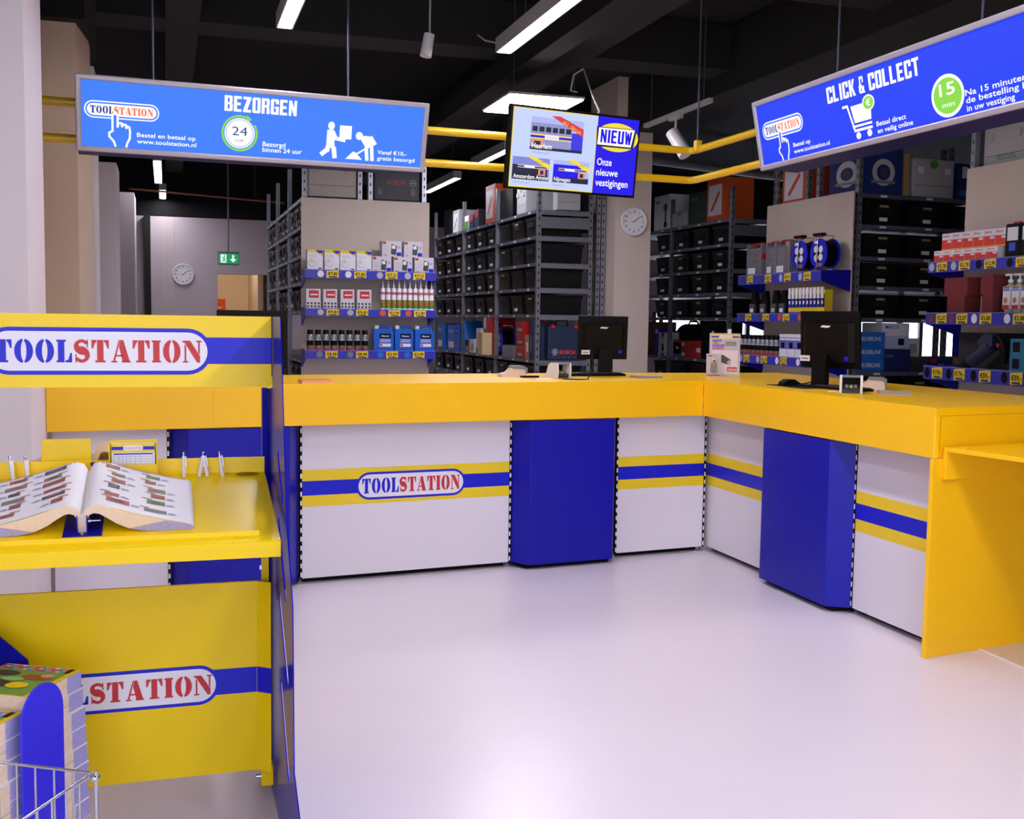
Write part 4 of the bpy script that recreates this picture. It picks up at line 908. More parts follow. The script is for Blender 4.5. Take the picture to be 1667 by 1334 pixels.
# display with cable reels (looks towards the foreground pillar)
XD2, YD2, W2 = 5.745, 9.90, 1.46
SH2 = [(1.947, 1.855), (1.575, 1.495), (1.175, 1.09)]
display('display board with cable reels and organiser cases on three blue shelves', (XD2, YD2, 0), FACE_L, W2, 2.645, SH2, .29,
        [[(.18, '€29,73', DGR), (.52, '€29,73', DGR), (.86, '€39,91', LGR), (1.19, '€39,91', LGR)], [(.17, '€7,98', DGR), (.5, '€7,98', DGR), (.86, '€16,58', ORG), (1.2, '€16,58', ORG)],
         [(.16, '€5,18', LGR), (.49, '€5,18', LGR), (.84, '€7,73', PRW), (1.2, '€7,73', PRW)]])
XP2 = XD2 - .29 + .02
def y2(u): return on_x(1190 + u / 5.1286, 480, XP2 + .01).y
z1, z2, z3 = [t_ - .008 for t_, _ in SH2]
def organiser(label, loc, rot, w):
    t = thing('organiser_case', label, 'organiser case', loc, rot, 'organiser cases with red handles')
    b = MB(); b.box(-w / 2, w / 2, 0, .09, 0, .27, CLEAR)
    b.build('lid', t, bevel=.006)
    b = MB(); b.box(-w / 2 - .006, -w / 2 + .012, -.006, .095, 0, .31, MGR); b.box(w / 2 - .012, w / 2 + .006, -.006, .095, 0, .31, MGR); b.box(-w / 2, w / 2, -.004, .094, -.0, .012, MGR); b.box(-w / 2, w / 2, .05, .085, .012, .26, DGR)
    b.build('frame', t)
    b = MB()
    for k in range(3):
        for j in range(4): b.box(-w * .42 + k * w * .3, -w * .42 + k * w * .3 + w * .24, .012, .05, .03 + j * .058, .075 + j * .058, mat('organiser_red', (120, 90, 96), .6))
    b.rect(-w * .42, w * .1, .02, .08, PRW, -.0045)
    b.build('compartments', t)
    MB().tube([(-w / 2, .045, .285), (-w * .36, .045, .315), (w * .36, .045, .315), (w / 2, .045, .285)], .009, RED).build('handle', t)
    MB().box(w / 2, w / 2 + .014, .0, .05, .16, .215, RED).build('latch', t)
    return t
for i, (a, c) in enumerate(((110, 233), (268, 340), (344, 468))):
    ya, yb_2 = y2(a), y2(c)
    organiser('clear organiser case with red handle, %s counted from the far end, beside the reels' % ORD[i], (XP2 + (.03 if i != 1 else .035), (ya + yb_2) / 2, z1), FACE_L, max(.14, (ya - yb_2) * .93))
for a, lab in ((540, 'blue cable reel on the top shelf beside the organiser cases'), (700, 'blue cable reel on the top shelf nearest the blue bracket')):
    reel(lab, (XP2 + .03, y2(a), z1 + .01), FACE_L, .98)
for i, a in enumerate((168, 255, 345, 415)):
    t = thing('lamp_pack', 'black hanging pack with clear blister, %s counted from the far end' % ORD[i], 'pack', (XP2 + .02, y2(a), z2), FACE_L, 'black blister packs')
    MB().prism([(-.055, 0), (.055, 0), (.06, .1), (.03, .225), (-.03, .225), (-.06, .1)], 'y', .02, .06, BLK).build('card', t)
    b = MB(); b.prism([(-.045, .01), (.045, .01), (.045, .10), (-.045, .10)], 'y', .0, .02, mat('blister_grey', (70, 70, 76), .15)); b.build('blister', t, bevel=.008)
    b = MB(); b.rect(-.03, .03, .02, .055, PRW if i % 3 == 0 else LGR, -.001); b.build('label', t)
ya, yb_2 = y2(466), y2(768); pitch = (ya - yb_2) / 10
for i in range(10):
    loc = (XP2 + .03, ya - pitch * (i + .5), z2); lab = 'yellow and blue adhesive pack, %s counted from the black packs' % ORD[i]
    if i == 0:
        g0 = t = thing('adhesive_pack', lab, 'pack', loc, FACE_L, 'yellow adhesive packs'); w = pitch * .93
        b = MB(); b.box(-w / 2, w / 2, 0, .08, 0, .215, PRY); b.rect(-w / 2, w / 2, 0, .02, PRB, -.0006); b.rect(-w / 2, w * .1, .06, .14, PRB, -.0006); b.rect(w * .1, w / 2, .06, .18, BLK, -.0006); b.rect(-w * .4, w * .05, .09, .12, PRW, -.001); b.build('card', t)
        MB().cyl((0, -.006, .14), (0, -.006, .238), w * .28, PRW, n=10).build('syringe', t)
    else: dup(g0, loc, None, lab)
ya, yb_2 = y2(94), y2(390); pitch = (ya - yb_2) / 8
for i in range(9):
    lab = 'spray can below the yellow packs, %s counted from the white blue packs' % ORD[8 - i]
    dup(s0, (XP2 + .045, ya - pitch * (i - .5), z3), FACE_L, lab, 'spray cans below the yellow packs')
ya, yb_2 = y2(400), y2(600); pitch = (ya - yb_2) / 3 * 1.02
for i in range(5):
    loc = (XP2 + .03, ya - pitch * (i + .5), z3); w = pitch * .95; lab = 'white and blue pack behind the side counter monitor, %s counted from the spray cans' % ORD[i]
    carton('filler_pack', lab, 'pack', w, .1, .215, PRW, lambda b, w, h: (b.rect(-w / 2, w / 2, h * .36, h * .74, mat('print_periwinkle', (96, 100, 190), .5), -.0008), b.rect(-w * .25, w * .2, h * .4, h * .64, BLK, -.0014), b.rect(-w / 2, w / 2, h * .82, h * .86, MGR, -.0008)), 'white and blue packs', loc, FACE_L)

# display with pump bottles
XD3, YD3 = 5.755, 7.02
SH3 = [(1.95, 1.87), (1.575, 1.487), (1.18, 1.08)]
display('display board with pump bottles and red white boxes at the frame edge', (XD3, YD3, 0), FACE_L, W2, 2.655, SH3, .30,
        [[(.10, '€5,78', LGR), (.34, '€5,78', LGR), (.60, '€12,98', BLK), (.9, '€12,98', BLK)], [(.12, '€2,07', mat('print_maroon', (110, 40, 44), .6)), (.34, '€2,07', mat('print_maroon', (110, 40, 44), .6)), (.58, '€5,88', PRW), (.9, '€5,88', PRW)],
         [(.10, '€174,-', BLK), (.34, '€174,-', BLK), (.60, '€59,-', BLK), (.9, '€59,-', BLK)]])
XP3 = XD3 - .30 + .02
def y3(u): return on_x(1500 + u / 4.6, 480, XP3 + .005).y
z1, z2, z3 = [t_ - .008 for t_, _ in SH3]
def d_plug(b, w, h):
    b.rect(-w / 2, w / 2, h * .1, h * .62, mat('fixings_red', (222, 52, 36), .5), -.0008); b.rect(-w / 2, w / 2, 0, h * .1, mat('fixings_orange', (240, 160, 40), .5), -.0008); b.text('fixings', -w * .42, h * .78, h * .13, RED, -.0012, w=w * .6, bold=.02); b.rect(w * .05, w * .42, h * .45, h * .58, PRW, -.0012)
for row, (u0, u1, hh, z_) in enumerate(((85, 562, .088, z1), (115, 596, .125, z1 + .089))):
    ya, yb_2 = y3(u0), y3(u1); pitch = (ya - yb_2) / 6
    for i in range(6):
        carton('fixings_box', 'red and white fixings box, %s of the %s row counted from the bin rack' % (ORD[i], ('lower', 'upper')[row]), 'box', pitch * .97, .12, hh, PRW, d_plug, 'red and white fixings boxes', (XP3 + .03 * row, ya - pitch * (i + .5), z_), FACE_L)
for i, a in enumerate((648, 762, 880)):
    t = thing('tape_pack', 'black pack with white and blue label, %s counted from the fixings boxes' % ORD[i], 'pack', (XP3 + .02, y3(a), z1), FACE_L, 'black packs beside the fixings boxes')
    MB().box(-.072, .072, 0, .08, 0, .235, BLK).build('pack', t, bevel=.01); b = MB(); b.rect(-.05, .05, .12, .21, PRW, -.001); b.rect(-.03, .03, .05, .105, mat('print_royal', (40, 70, 220), .5), -.001); b.build('label', t); MB().box(-.03, .03, .03, .05, .235, .25, RED).build('hook', t)
SPG = mat('sponge_maroon', (118, 46, 50), .95, noise=.15, scale=150, bump=.4)
for a, c, z_, h_, lab in ((178, 375, z2, .128, 'maroon sanding sponge block at the foot of the wider pair'), (147, 410, z2 + .129, .132, 'wide maroon sanding sponge block on top near the rack of bins'), (428, 590, z2, .135, 'maroon sanding sponge block at the foot of the pair by the bottles'), (412, 590, z2 + .136, .135, 'maroon sanding sponge block on top of the pair by the bottles')):
    ya, yb_2 = y3(a), y3(c)
    carton('sanding_sponge', lab, 'sanding sponge', (ya - yb_2) * (.66 if a in (178, 147) else .52), .14, h_, SPG, None, 'maroon sanding sponges', (XP3 + .01, ya - (ya - yb_2) * .40, z_), FACE_L)
def pump(label, loc, rot):
    t = thing('pump_bottle', label, 'pump bottle', loc, rot, 'pump bottles of hand cleaner')
    b = MB(); b.M = Matrix.Diagonal((1, .75, 1, 1)); b.lathe([(.001, 0), (.037, 0), (.04, .012), (.04, .165), (.034, .19), (.014, .205), (.014, .215), (.001, .215)], mat('soap_green', (150, 176, 140), .2), n=20); b.build('bottle', t)
    b = MB(); b.box(-.034, .034, -.0325, .0, .03, .185, PRW); b.rect(-.03, .03, .03, .058, RED, -.0332); b.rect(-.03, .03, .152, .17, mat('print_lightblue', (90, 140, 220), .5), -.0332); b.rect(-.03, .03, .172, .183, RED, -.0332); b.ell(-.006, .09, .018, .02, BRN, -.0332); b.build('label', t)
    b = MB(); b.cyl((0, 0, .212), (0, 0, .232), .017, PRW); b.cyl((0, 0, .232), (0, 0, .262), .006, PRW); b.box(-.045, .018, -.01, .01, .258, .272, PRW); b.build('pump_head', t)
    return t
for i, a in enumerate((625, 692, 758, 826)):
    lab = 'pump bottle of green hand cleaner, %s counted from the maroon sponges' % ORD[i]; loc = (XP3 + .05, y3(a), z2)
    if i == 0: pb0 = pump(lab, loc, FACE_L)
    else: dup(pb0, loc, None, lab)
# drill on the lowest shelf, and a teal case
t = thing('rotary_hammer', 'dark blue power drill lying on the lowest shelf under the sponges', 'power drill', (XP3 + .06, y3(400), z3 + .03), FACE_L)
DRB = mat('drill_blue', (26, 36, 62), .45)
b = MB(); b.M = Matrix.Translation((0, 0, .02)) @ Matrix.Rotation(-.28, 4, 'Y')
b.cyl((-.10, .03, .03), (.13, .03, .09), .048, DRB, n=16); b.prism([(.05, .06), (.17, .075), (.19, .15), (.12, .185), (.03, .14)], 'y', -.01, .075, DRB); b.build('body', t, bevel=.01)
b = MB(); b.M = Matrix.Translation((0, 0, .02)) @ Matrix.Rotation(-.28, 4, 'Y'); b.cyl((-.34, .0, -.03), (-.10, .03, .03), .026, BLK, n=14, r2=.042); b.build('chuck', t)
MB().tube([(.16, .03, .21), (.21, .03, .16), (.23, .03, .08), (.22, .03, .02)], .022, BLK).build('handle', t)
MB().box(.155, .18, .015, .045, .13, .16, RED).build('trigger', t)
b = MB(); b.box(-.42, .28, 0, .02, 0, .26, mat('box_charcoal', (20, 21, 25), .5)); tag(b.build('tool_carton', loc=(XP3 + .2, y3(430), z3), rot=(0, 0, FACE_L)), 'charcoal carton behind the power drill', 'carton')
for i in range(2):
    carton('tool_case', ('lower', 'upper')[i] + ' teal tool case on the lowest shelf at the frame edge', 'tool case', .3, .2, .112, TEAL, lambda b, w, h: (b.rect(-w * .42, -w * .2, h * .2, h * .8, BLK, -.001), b.rect(w * .2, w * .42, h * .2, h * .8, BLK, -.001)), 'teal tool cases', (XP3, y3(690) - .15, z3 + i * .113), FACE_L)

# ------------------------------------------------------------------ wall clocks, exit sign
def clock(label, loc, rot, r):
    t = thing('wall_clock', label, 'clock', loc, rot)
    b = MB()
    b.M = Matrix.Rotation(math.pi / 2, 4, 'X')
    b.lathe([(.001, 0), (r, 0), (r, .03), (r * .97, .04), (r * .88, .04), (r * .86, .028), (.001, .028)], PRW, n=40); b.build('case', t)
    f = MB(); f.ell(0, 0, r * .87, r * .87, mat('clock_face', (236, 234, 236), .5), -.0285, n=40)
    for k in range(1, 13):
        a = math.radians(90 - 30 * k); f.text(str(k), math.cos(a) * r * .68, math.sin(a) * r * .68 - r * .08, r * .17, BLK, -.0292, align='c', bold=.02)
    for k in range(60):
        a = math.radians(6 * k); f.rect(math.cos(a) * r * .83 - .002, math.cos(a) * r * .83 + .002, math.sin(a) * r * .83 - .002, math.sin(a) * r * .83 + .002, BLK, -.0292)
    f.build('dial', t)
    for nm, ang, ln, th, yy in (('hour_hand', 37, .42, .05, -.030), ('minute_hand', 268.5 - 232 + 0, .62, .034, -.0308), ('second_hand', 184, .62, .012, -.0316)):
        if nm == 'hour_hand': ang = 36
        if nm == 'minute_hand': ang = 38
        a = math.radians(ang); h = MB(); h.stroke([(-math.cos(a) * r * .12, -math.sin(a) * r * .12), (math.cos(a) * r * ln, math.sin(a) * r * ln)], r * th, BLK, yy); h.build(nm, t)
    return t
p_ = on_y(1031, 361, 10.79)
clock('round white wall clock on the beige pillar beside the screen', (p_.x, 10.795, p_.z), 0, .148)
p_ = on_y(298, 447, YB)
clock('round white wall clock on the far wall by the doorway', (p_.x, YB - .002, p_.z), 0, .16)
p_ = on_y(372, 419, 16.6)
t = thing('exit_sign', 'green lit exit sign hanging above the far doorway', 'exit sign', (p_.x, 16.6, p_.z - .09), 0)
EXG = mat('exit_green', (30, 150, 96), emit=1.0); EXW = mat('exit_white', (235, 255, 245), emit=1.0)
MB().box(-.15, .15, 0, .05, -.02, .17, MGR).build('housing', t)
b = MB(); b.rect(-.14, .14, .0, .14, EXG, -.002); b.rect(-.11, -.03, .01, .13, EXW, -.0026); b.stroke([(-.085, .03), (-.065, .06), (-.06, .09)], .014, EXG, -.0032); b.stroke([(-.045, .03), (-.06, .06)], .014, EXG, -.0032); b.stroke([(-.09, .085), (-.045, .075)], .01, EXG, -.0032); b.ell(-.056, .108, .011, .011, EXG, -.0032)
b.rect(.052, .078, .06, .125, EXW, -.0026); b.poly([(.02, .065), (.11, .065), (.065, .015)], EXW, -.0026); b.build('lit_panel', t)
MB().cyl((0, .025, .17), (0, .025, ZC - p_.z + .09), .012, MGR).build('hanging_rod', t)
p_ = on_y(360, 490, 19.8)
tag(MB().rect(0, .16, -.27, .02, mat('poster_orange', (232, 84, 28), .5), 0).rect(.0, .1, -.14, -.12, PRW, -.002).build('wall_poster', loc=(p_.x - .06, 20.38, p_.z + .02)), 'orange poster on the lit wall beyond the doorway', 'poster')
t = thing('ceiling_lamp', 'warm ceiling lamp inside the room beyond the doorway', 'ceiling light', (1.0, 18.8, 2.86))
MB().box(-.3, .3, -.3, .3, 0, .03, mat('warm_diffuser', (255, 232, 205), emit=14.0)).build('diffuser', t)
# ------------------------------------------------------------------ yellow and blue catalogue stand
from mathutils.geometry import tessellate_polygon
KX0, KX1 = -.665, .30
KR = Vector((-.18, 3.3, 0))
stand = thing('catalogue_stand', 'yellow and blue writing stand with the shop logo, in front of the pillar', 'catalogue stand', KR)
def kl(p): return (p[0] - KR.x, p[1] - KR.y, p[2] - KR.z)
# header board
b = MB(); b.M = Matrix.Translation(-KR); y = 3.36; zc = 1.367
b.box(KX0, KX1, y, y + .02, 1.264, 1.472, LEM)
b.rect(KX0, KX1, 1.331, 1.409, PRB, y - .0006)
b.logo(-.178, zc, .612, .134, y - .0012, .064, .556, border=PRB, bt=.17)
b.build('header_board', stand)
# sloping desk with ledge
b = MB(); b.M = Matrix.Translation(-KR)
b.prism([(2.965, .832), (2.965, .873), (2.972, .877), (3.43, .984), (3.475, .992), (3.475, 1.04), (3.477, 1.04), (3.477, .97), (3.43, .965), (2.99, .86), (2.985, .832)], 'x', KX0 + .01, KX1 - .012, LEM)
d_ = b.build('desk', stand, bevel=.0015)
q = MB(); q.M = Matrix.Translation(-KR); q.box(KX0 + .02, .235, 3.006, 3.009, .8843, .898, LEM); q.build('stop_lip', d_)
q = MB(); q.M = Matrix.Translation(-KR); q.M = q.M @ Matrix.Translation((.235, 3.452, .9905)) @ Matrix.Rotation(math.radians(10), 4, 'X'); q.ell_z = None
q.add([(.036 * math.cos(2 * math.pi * i / 24), .014 * math.sin(2 * math.pi * i / 24), .0006) for i in range(24)], [tuple(range(24))], mat('cup_hole', (120, 96, 10), .5)); q.build('cup_hole', d_)
# rear desk for the people on the other side
b = MB(); b.M = Matrix.Translation(-KR)
b.prism([(3.48, .985), (3.52, .985), (3.99, .873), (3.99, .832), (3.97, .832), (3.97, .86), (3.50, .968), (3.48, .968)], 'x', KX0 + .01, KX1 - .012, LEM)
b.build('rear_desk', stand, bevel=.0015)
# lower panel
b = MB(); b.M = Matrix.Translation(-KR); y = 3.30
b.box(KX0, KX1 - .05, y, y + .012, .115, .69, LEM); b.prism([(KX1 - .05, y), (KX1 - .012, y - .03), (KX1 - .012, y - .018), (KX1 - .05, y + .012)], 'z', .115, .69, LEM)
b.rect(KX0, KX1 - .051, .355, .432, PRB, y - .0006); b.add([(KX1 - .05, y - .0008, .355), (KX1 - .012, y - .0308, .355), (KX1 - .012, y - .0308, .432), (KX1 - .05, y - .0008, .432)], [(0, 1, 2, 3)], PRB)
b.logo(-.149, .389, .58, .119, y - .0012, .059, .538, border=PRB, bt=.17)
b.build('lower_panel', stand)
b = MB(); b.M = Matrix.Translation(-KR); b.box(.268, .288, 3.335, 3.36, .62, .80, LEM).box(.262, .268, 3.34, 3.35, .715, .728, CHR); b.build('bracket', stand)
b = MB(); b.M = Matrix.Translation(-KR); b.box(.262, .296, 3.30, 3.34, .062, .125, LEM).cyl((.262, 3.31, .09), (.246, 3.31, .09), .007, CHR); b.build('bracket', stand)
# side panels with slots
outer = [(3.127, 1.472), (2.975, .92), (2.828, .727), (2.80, .30), (2.68, .236), (2.60, .02), (2.60, 0), (3.99, 0), (3.99, .03), (3.60, .20), (3.55, 1.245), (3.37, 1.26), (3.37, 1.472)]
def slot(y0, z0, y1, z1, w):
    a = math.atan2(z1 - z0, y1 - y0); n = 8
    c0 = [(y0 + w * math.cos(a + math.pi / 2 + math.pi * i / n), z0 + w * math.sin(a + math.pi / 2 + math.pi * i / n)) for i in range(n + 1)]
    c1 = [(y1 + w * math.cos(a - math.pi / 2 + math.pi * i / n), z1 + w * math.sin(a - math.pi / 2 + math.pi * i / n)) for i in range(n + 1)]
    return c0 + c1
holes = [slot(3.19, 1.07, 3.075, .975, .02), slot(3.175, .88, 3.0, .72, .022), slot(3.16, .67, 2.95, .50, .022), slot(3.12, .425, 2.93, .245, .022)]
def slab(name, x0, x1, m):
    loops = [outer] + holes
    tri = tessellate_polygon([[Vector((p[0], p[1], 0)) for p in l] for l in loops])
    flat = [p for l in loops for p in l]
    b = MB(); b.M = Matrix.Translation(-KR)
    b.add([(x0, p[0], p[1]) for p in flat], [tuple(t) for t in tri], m); b.add([(x1, p[0], p[1]) for p in flat], [tuple(t) for t in tri], m)
    for l in loops:
        n = len(l); b.add([(x0, p[0], p[1]) for p in l] + [(x1, p[0], p[1]) for p in l], [(i, (i + 1) % n, n + (i + 1) % n, n + i) for i in range(n)], m)
    return b.build(name, stand)
slab('side_panel', .303, .306, BLG)
slab('side_panel', KX0 - .006, KX0 - .003, BLG)
b = MB(); b.M = Matrix.Translation(-KR); b.box(.284, .302, 3.50, 3.54, .0, 1.25, BLG); b.build('post', stand)

# ------------------------------------------------------------------ open catalogues in blue holders
SL = math.atan2(.107, .458)
def page_curve(sgn):
    top = [(.002, .030), (.004, .058), (.012, .074), (.03, .080), (.05, .077), (.075, .068), (.11, .055), (.155, .041), (.20, .029), (.235, .021), (.257, .016), (.266, .011), (.268, .004)]
    bot = [(.262, .000), (.22, .0), (.18, .0), (.145, .002), (.11, .010), (.08, .026), (.058, .043), (.04, .055), (.028, .057), (.018, .053), (.012, .040), (.0085, .0)]
    return [(sgn * x, z) for x, z in top], [(sgn * x, z) for x, z in bot]
def open_catalogue(label, loc, rot, L=.325, seed=1, kz=1.0):
    rnd = random.Random(seed)
    t = thing('open_catalogue', label, 'catalogue', loc, rot); t.scale = (1.05, 1, kz)
    for sgn in (-1, 1):
        top, bot = page_curve(sgn); prof = top + bot
        b = MB(); n = len(prof); vs = [(x, 0, z) for x, z in prof] + [(x, L, z) for x, z in prof]
        b.add(vs, [(i, i + 1, n + i + 1, n + i) for i in range(len(top) - 1)], PAPER, True)
        b.add(vs, [(i, (i + 1) % n, n + (i + 1) % n, n + i) for i in range(len(top) - 1, n)], PAGES, True)
        m_ = len(top)
        quads = []
        for i in range(m_ - 1):   # end faces as strips between the page top and the underside
            j0 = n - 1 - int(i * (len(bot) - 1) / (m_ - 1)); j1 = n - 1 - int((i + 1) * (len(bot) - 1) / (m_ - 1))
            quads.append((i, i + 1, j1, j0) if j0 != j1 else (i, i + 1, j0))
        m_tab = [TABS if abs(prof[q_[0]][0]) > .17 else PAGES for q_ in quads]
        for q_, mm in zip(quads, m_tab):
            b.add([vs[k] for k in q_], [tuple(range(len(q_)))], mm); b.add([vs[n + k] for k in q_], [tuple(range(len(q_)))], mm)
        # printed pictures that follow the page
        def at(s): 
            for (xa, za), (xb, zb) in zip(top[2:], top[3:]):
                if abs(xa) <= s <= abs(xb): k = (s - abs(xa)) / (abs(xb) - abs(xa)); return (sgn * s, za + (zb - za) * k)
            return top[-1]
        def patch(s0, s1, y0, y1, m, off=.0012):
            ss = [s0 + (s1 - s0) * k / 4 for k in range(5)]; vv = []
            for s_ in ss: p_ = at(s_); vv += [(p_[0], y0, p_[1] + off), (p_[0], y1, p_[1] + off)]
            b.add(vv, [(2 * k, 2 * k + 2, 2 * k + 3, 2 * k + 1) for k in range(4)], m)
        cols = [mat('pic_a', (150, 96, 84), .6), mat('pic_b', (120, 124, 130), .6), mat('pic_c', (96, 132, 66), .6), mat('pic_d', (176, 92, 80), .6), mat('pic_e', (140, 130, 110), .6), mat('pic_f', (88, 84, 90), .6)]
        for r in range(6):
            for c in range(2):
                s0 = .045 + c * .10 + rnd.uniform(0, .02); y0 = .035 + r * .048 + rnd.uniform(0, .01); w = rnd.choice([.028, .035, .045, .055]); h = rnd.choice([.022, .028])
                patch(s0, s0 + w, y0, y0 + h, rnd.choice(cols)); patch(s0 + w * .2, s0 + w * .75, y0 + h * .3, y0 + h * .65, rnd.choice(cols), .0018)
                patch(s0 - .012, s0 + .012, y0 + h + .003, y0 + h + .008, mat('pic_line', (176, 120, 90), .6)); patch(s0 + w + .004, s0 + w + .024, y0 + .002, y0 + .007, mat('pic_grey', (150, 150, 176), .6)); patch(s0 + w + .004, s0 + w + .02, y0 + .010, y0 + .013, mat('pic_grey', (150, 150, 176), .6))
        patch(.036, .25, .0, .004, PRY); patch(.03, .25, L - .006, L - .002, mat('pic_grey', (150, 150, 176), .6))
        b.build('page_block', t)
    MB().prism([(-.009, 0), (.009, 0), (.006, .05), (0, .056), (-.006, .05)], 'y', .004, L - .004, mat('spine_pages', (226, 216, 206), .6)).build('spine', t)
    return t
open_catalogue('thick open catalogue lying on the sloping front desk of the stand', (-.213, 3.06, .8985), (SL, 0, 0))
open_catalogue('second open catalogue on the far side of the stand, seen from behind', (-.215, 3.90, .905), (SL, 0, math.pi), seed=5, kz=1.3)
def holder(label, loc, rot):
    t = thing('catalogue_holder', label, 'catalogue holder', loc, rot)
    MB().box(-.048, .048, -.012, .25, -.0055, -.0025, BLU).build('base', t)
    for s in (-1, 1):
        u0, u1 = sorted((s * .0108, s * .0138)); MB().box(u0, u1, -.004, .24, -.0024, .047, BLU).build('cheek', t)
    MB().cyl((.0138, .01, .03), (.045, .01, .03), .0025, CHR, n=8).cyl((.016, .01, .03), (.020, .01, .03), .007, CHR, n=8).build('bolt', t)
    MB().cyl((.0, -.006, -.0024), (.0, -.006, .004), .004, CHR, n=8).build('screw', t)
    return t
holder('blue bracket gripping the spine of the open front catalogue', (-.213, 3.053, .9015), (SL, 0, 0))
# pens in the ledge
def pen(label, loc, lean, group='white pens in the desk ledge'):
    t = thing('pen', label, 'pen', loc, (0, lean, 0), group)
    MB().lathe([(.0025, -.03), (.0058, -.02), (.0058, .050), (.0052, .056)], PRW, n=12).build('barrel', t)
    MB().lathe([(.0032, .056), (.0032, .070), (.001, .0705)], CHR, n=10).build('push_button', t)
    MB().box(.0058, .0072, -.0015, .0015, .025, .058, CHR).build('clip', t)
    return t
for x, lean, lab in ((.048, 0, 'white pen standing upright in the desk ledge beside the order form holder'), (.094, .17, 'white pen leaning towards its neighbour, nearer the open catalogue'), (.116, -.17, 'white pen leaning back against the one nearer the open catalogue'), (.161, -.13, 'white pen in the desk ledge closest to the blue side panel'),
                     (-.385, -.12, 'white pen in the ledge behind the open catalogue near the pillar'), (-.425, -.12, 'white pen in the ledge at the very edge of the frame')):
    pen(lab, (x, 3.452, .9915), lean)
# order form holders on the ledge
def form_holder(label, loc, rot, back=False):
    t = thing('form_holder', label, 'form holder', loc, rot)
    b = MB(); b.box(-.068, .068, .030, .034, 0, .115, LEM); b.box(-.068, -.065, 0, .03, 0, .105, LEM); b.box(.065, .068, 0, .03, 0, .105, LEM); b.box(-.0645, .0645, 0, .029, 0, .006, LEM); b.box(-.0645, .0645, -.002, .001, 0, .045, LEM)
    b.build('box', t)
    f = MB(); f.box(-.06, .06, .006, .02, .008, .108, PAPER)
    f.rect(-.06, .06, .088, .098, PRB, .0054); f.rect(-.06, .06, .080, .108, PRY, .0056); f.rect(-.06, .06, .090, .097, PRB, .0052); f.pill(-.028, .028, .086, .101, PRW, .0048); f.text('TOOLSTATION', -.024, .090, .006, PRR, .0044, w=.048)
    f.rect(-.055, .055, .074, .078, PRB, .0054)
    for k in range(9): f.rect(-.055, .055, .010 + k * .0072, .0108 + k * .0072, mat('form_line', (140, 146, 216), .5), .0052)
    for u in (-.055, -.04, -.03, -.02, -.01, .005, .02, .054): f.rect(u, u + .0008, .010, .076, mat('form_line', (140, 146, 216), .5), .0050)
    o = f.build('order_form', t); o['label'] = 'white order form with a ruled table'
    return t
form_holder('yellow holder with ruled order forms behind the open catalogue', (-.095, 3.425, .986), 0)
form_holder('yellow holder seen from behind, next to the pillar edge', (-.285, 3.535, .987), math.pi)
t = thing('marker_pen', 'small blue and white pen tip poking up behind the catalogue gutter', 'pen', (-.185, 3.44, .99), (0, -.5, 0)); MB().cyl((0, 0, 0), (0, 0, .04), .006, PRW).build('barrel', t); MB().cyl((0, 0, .04), (0, 0, .055), .006, PRB).build('cap', t)

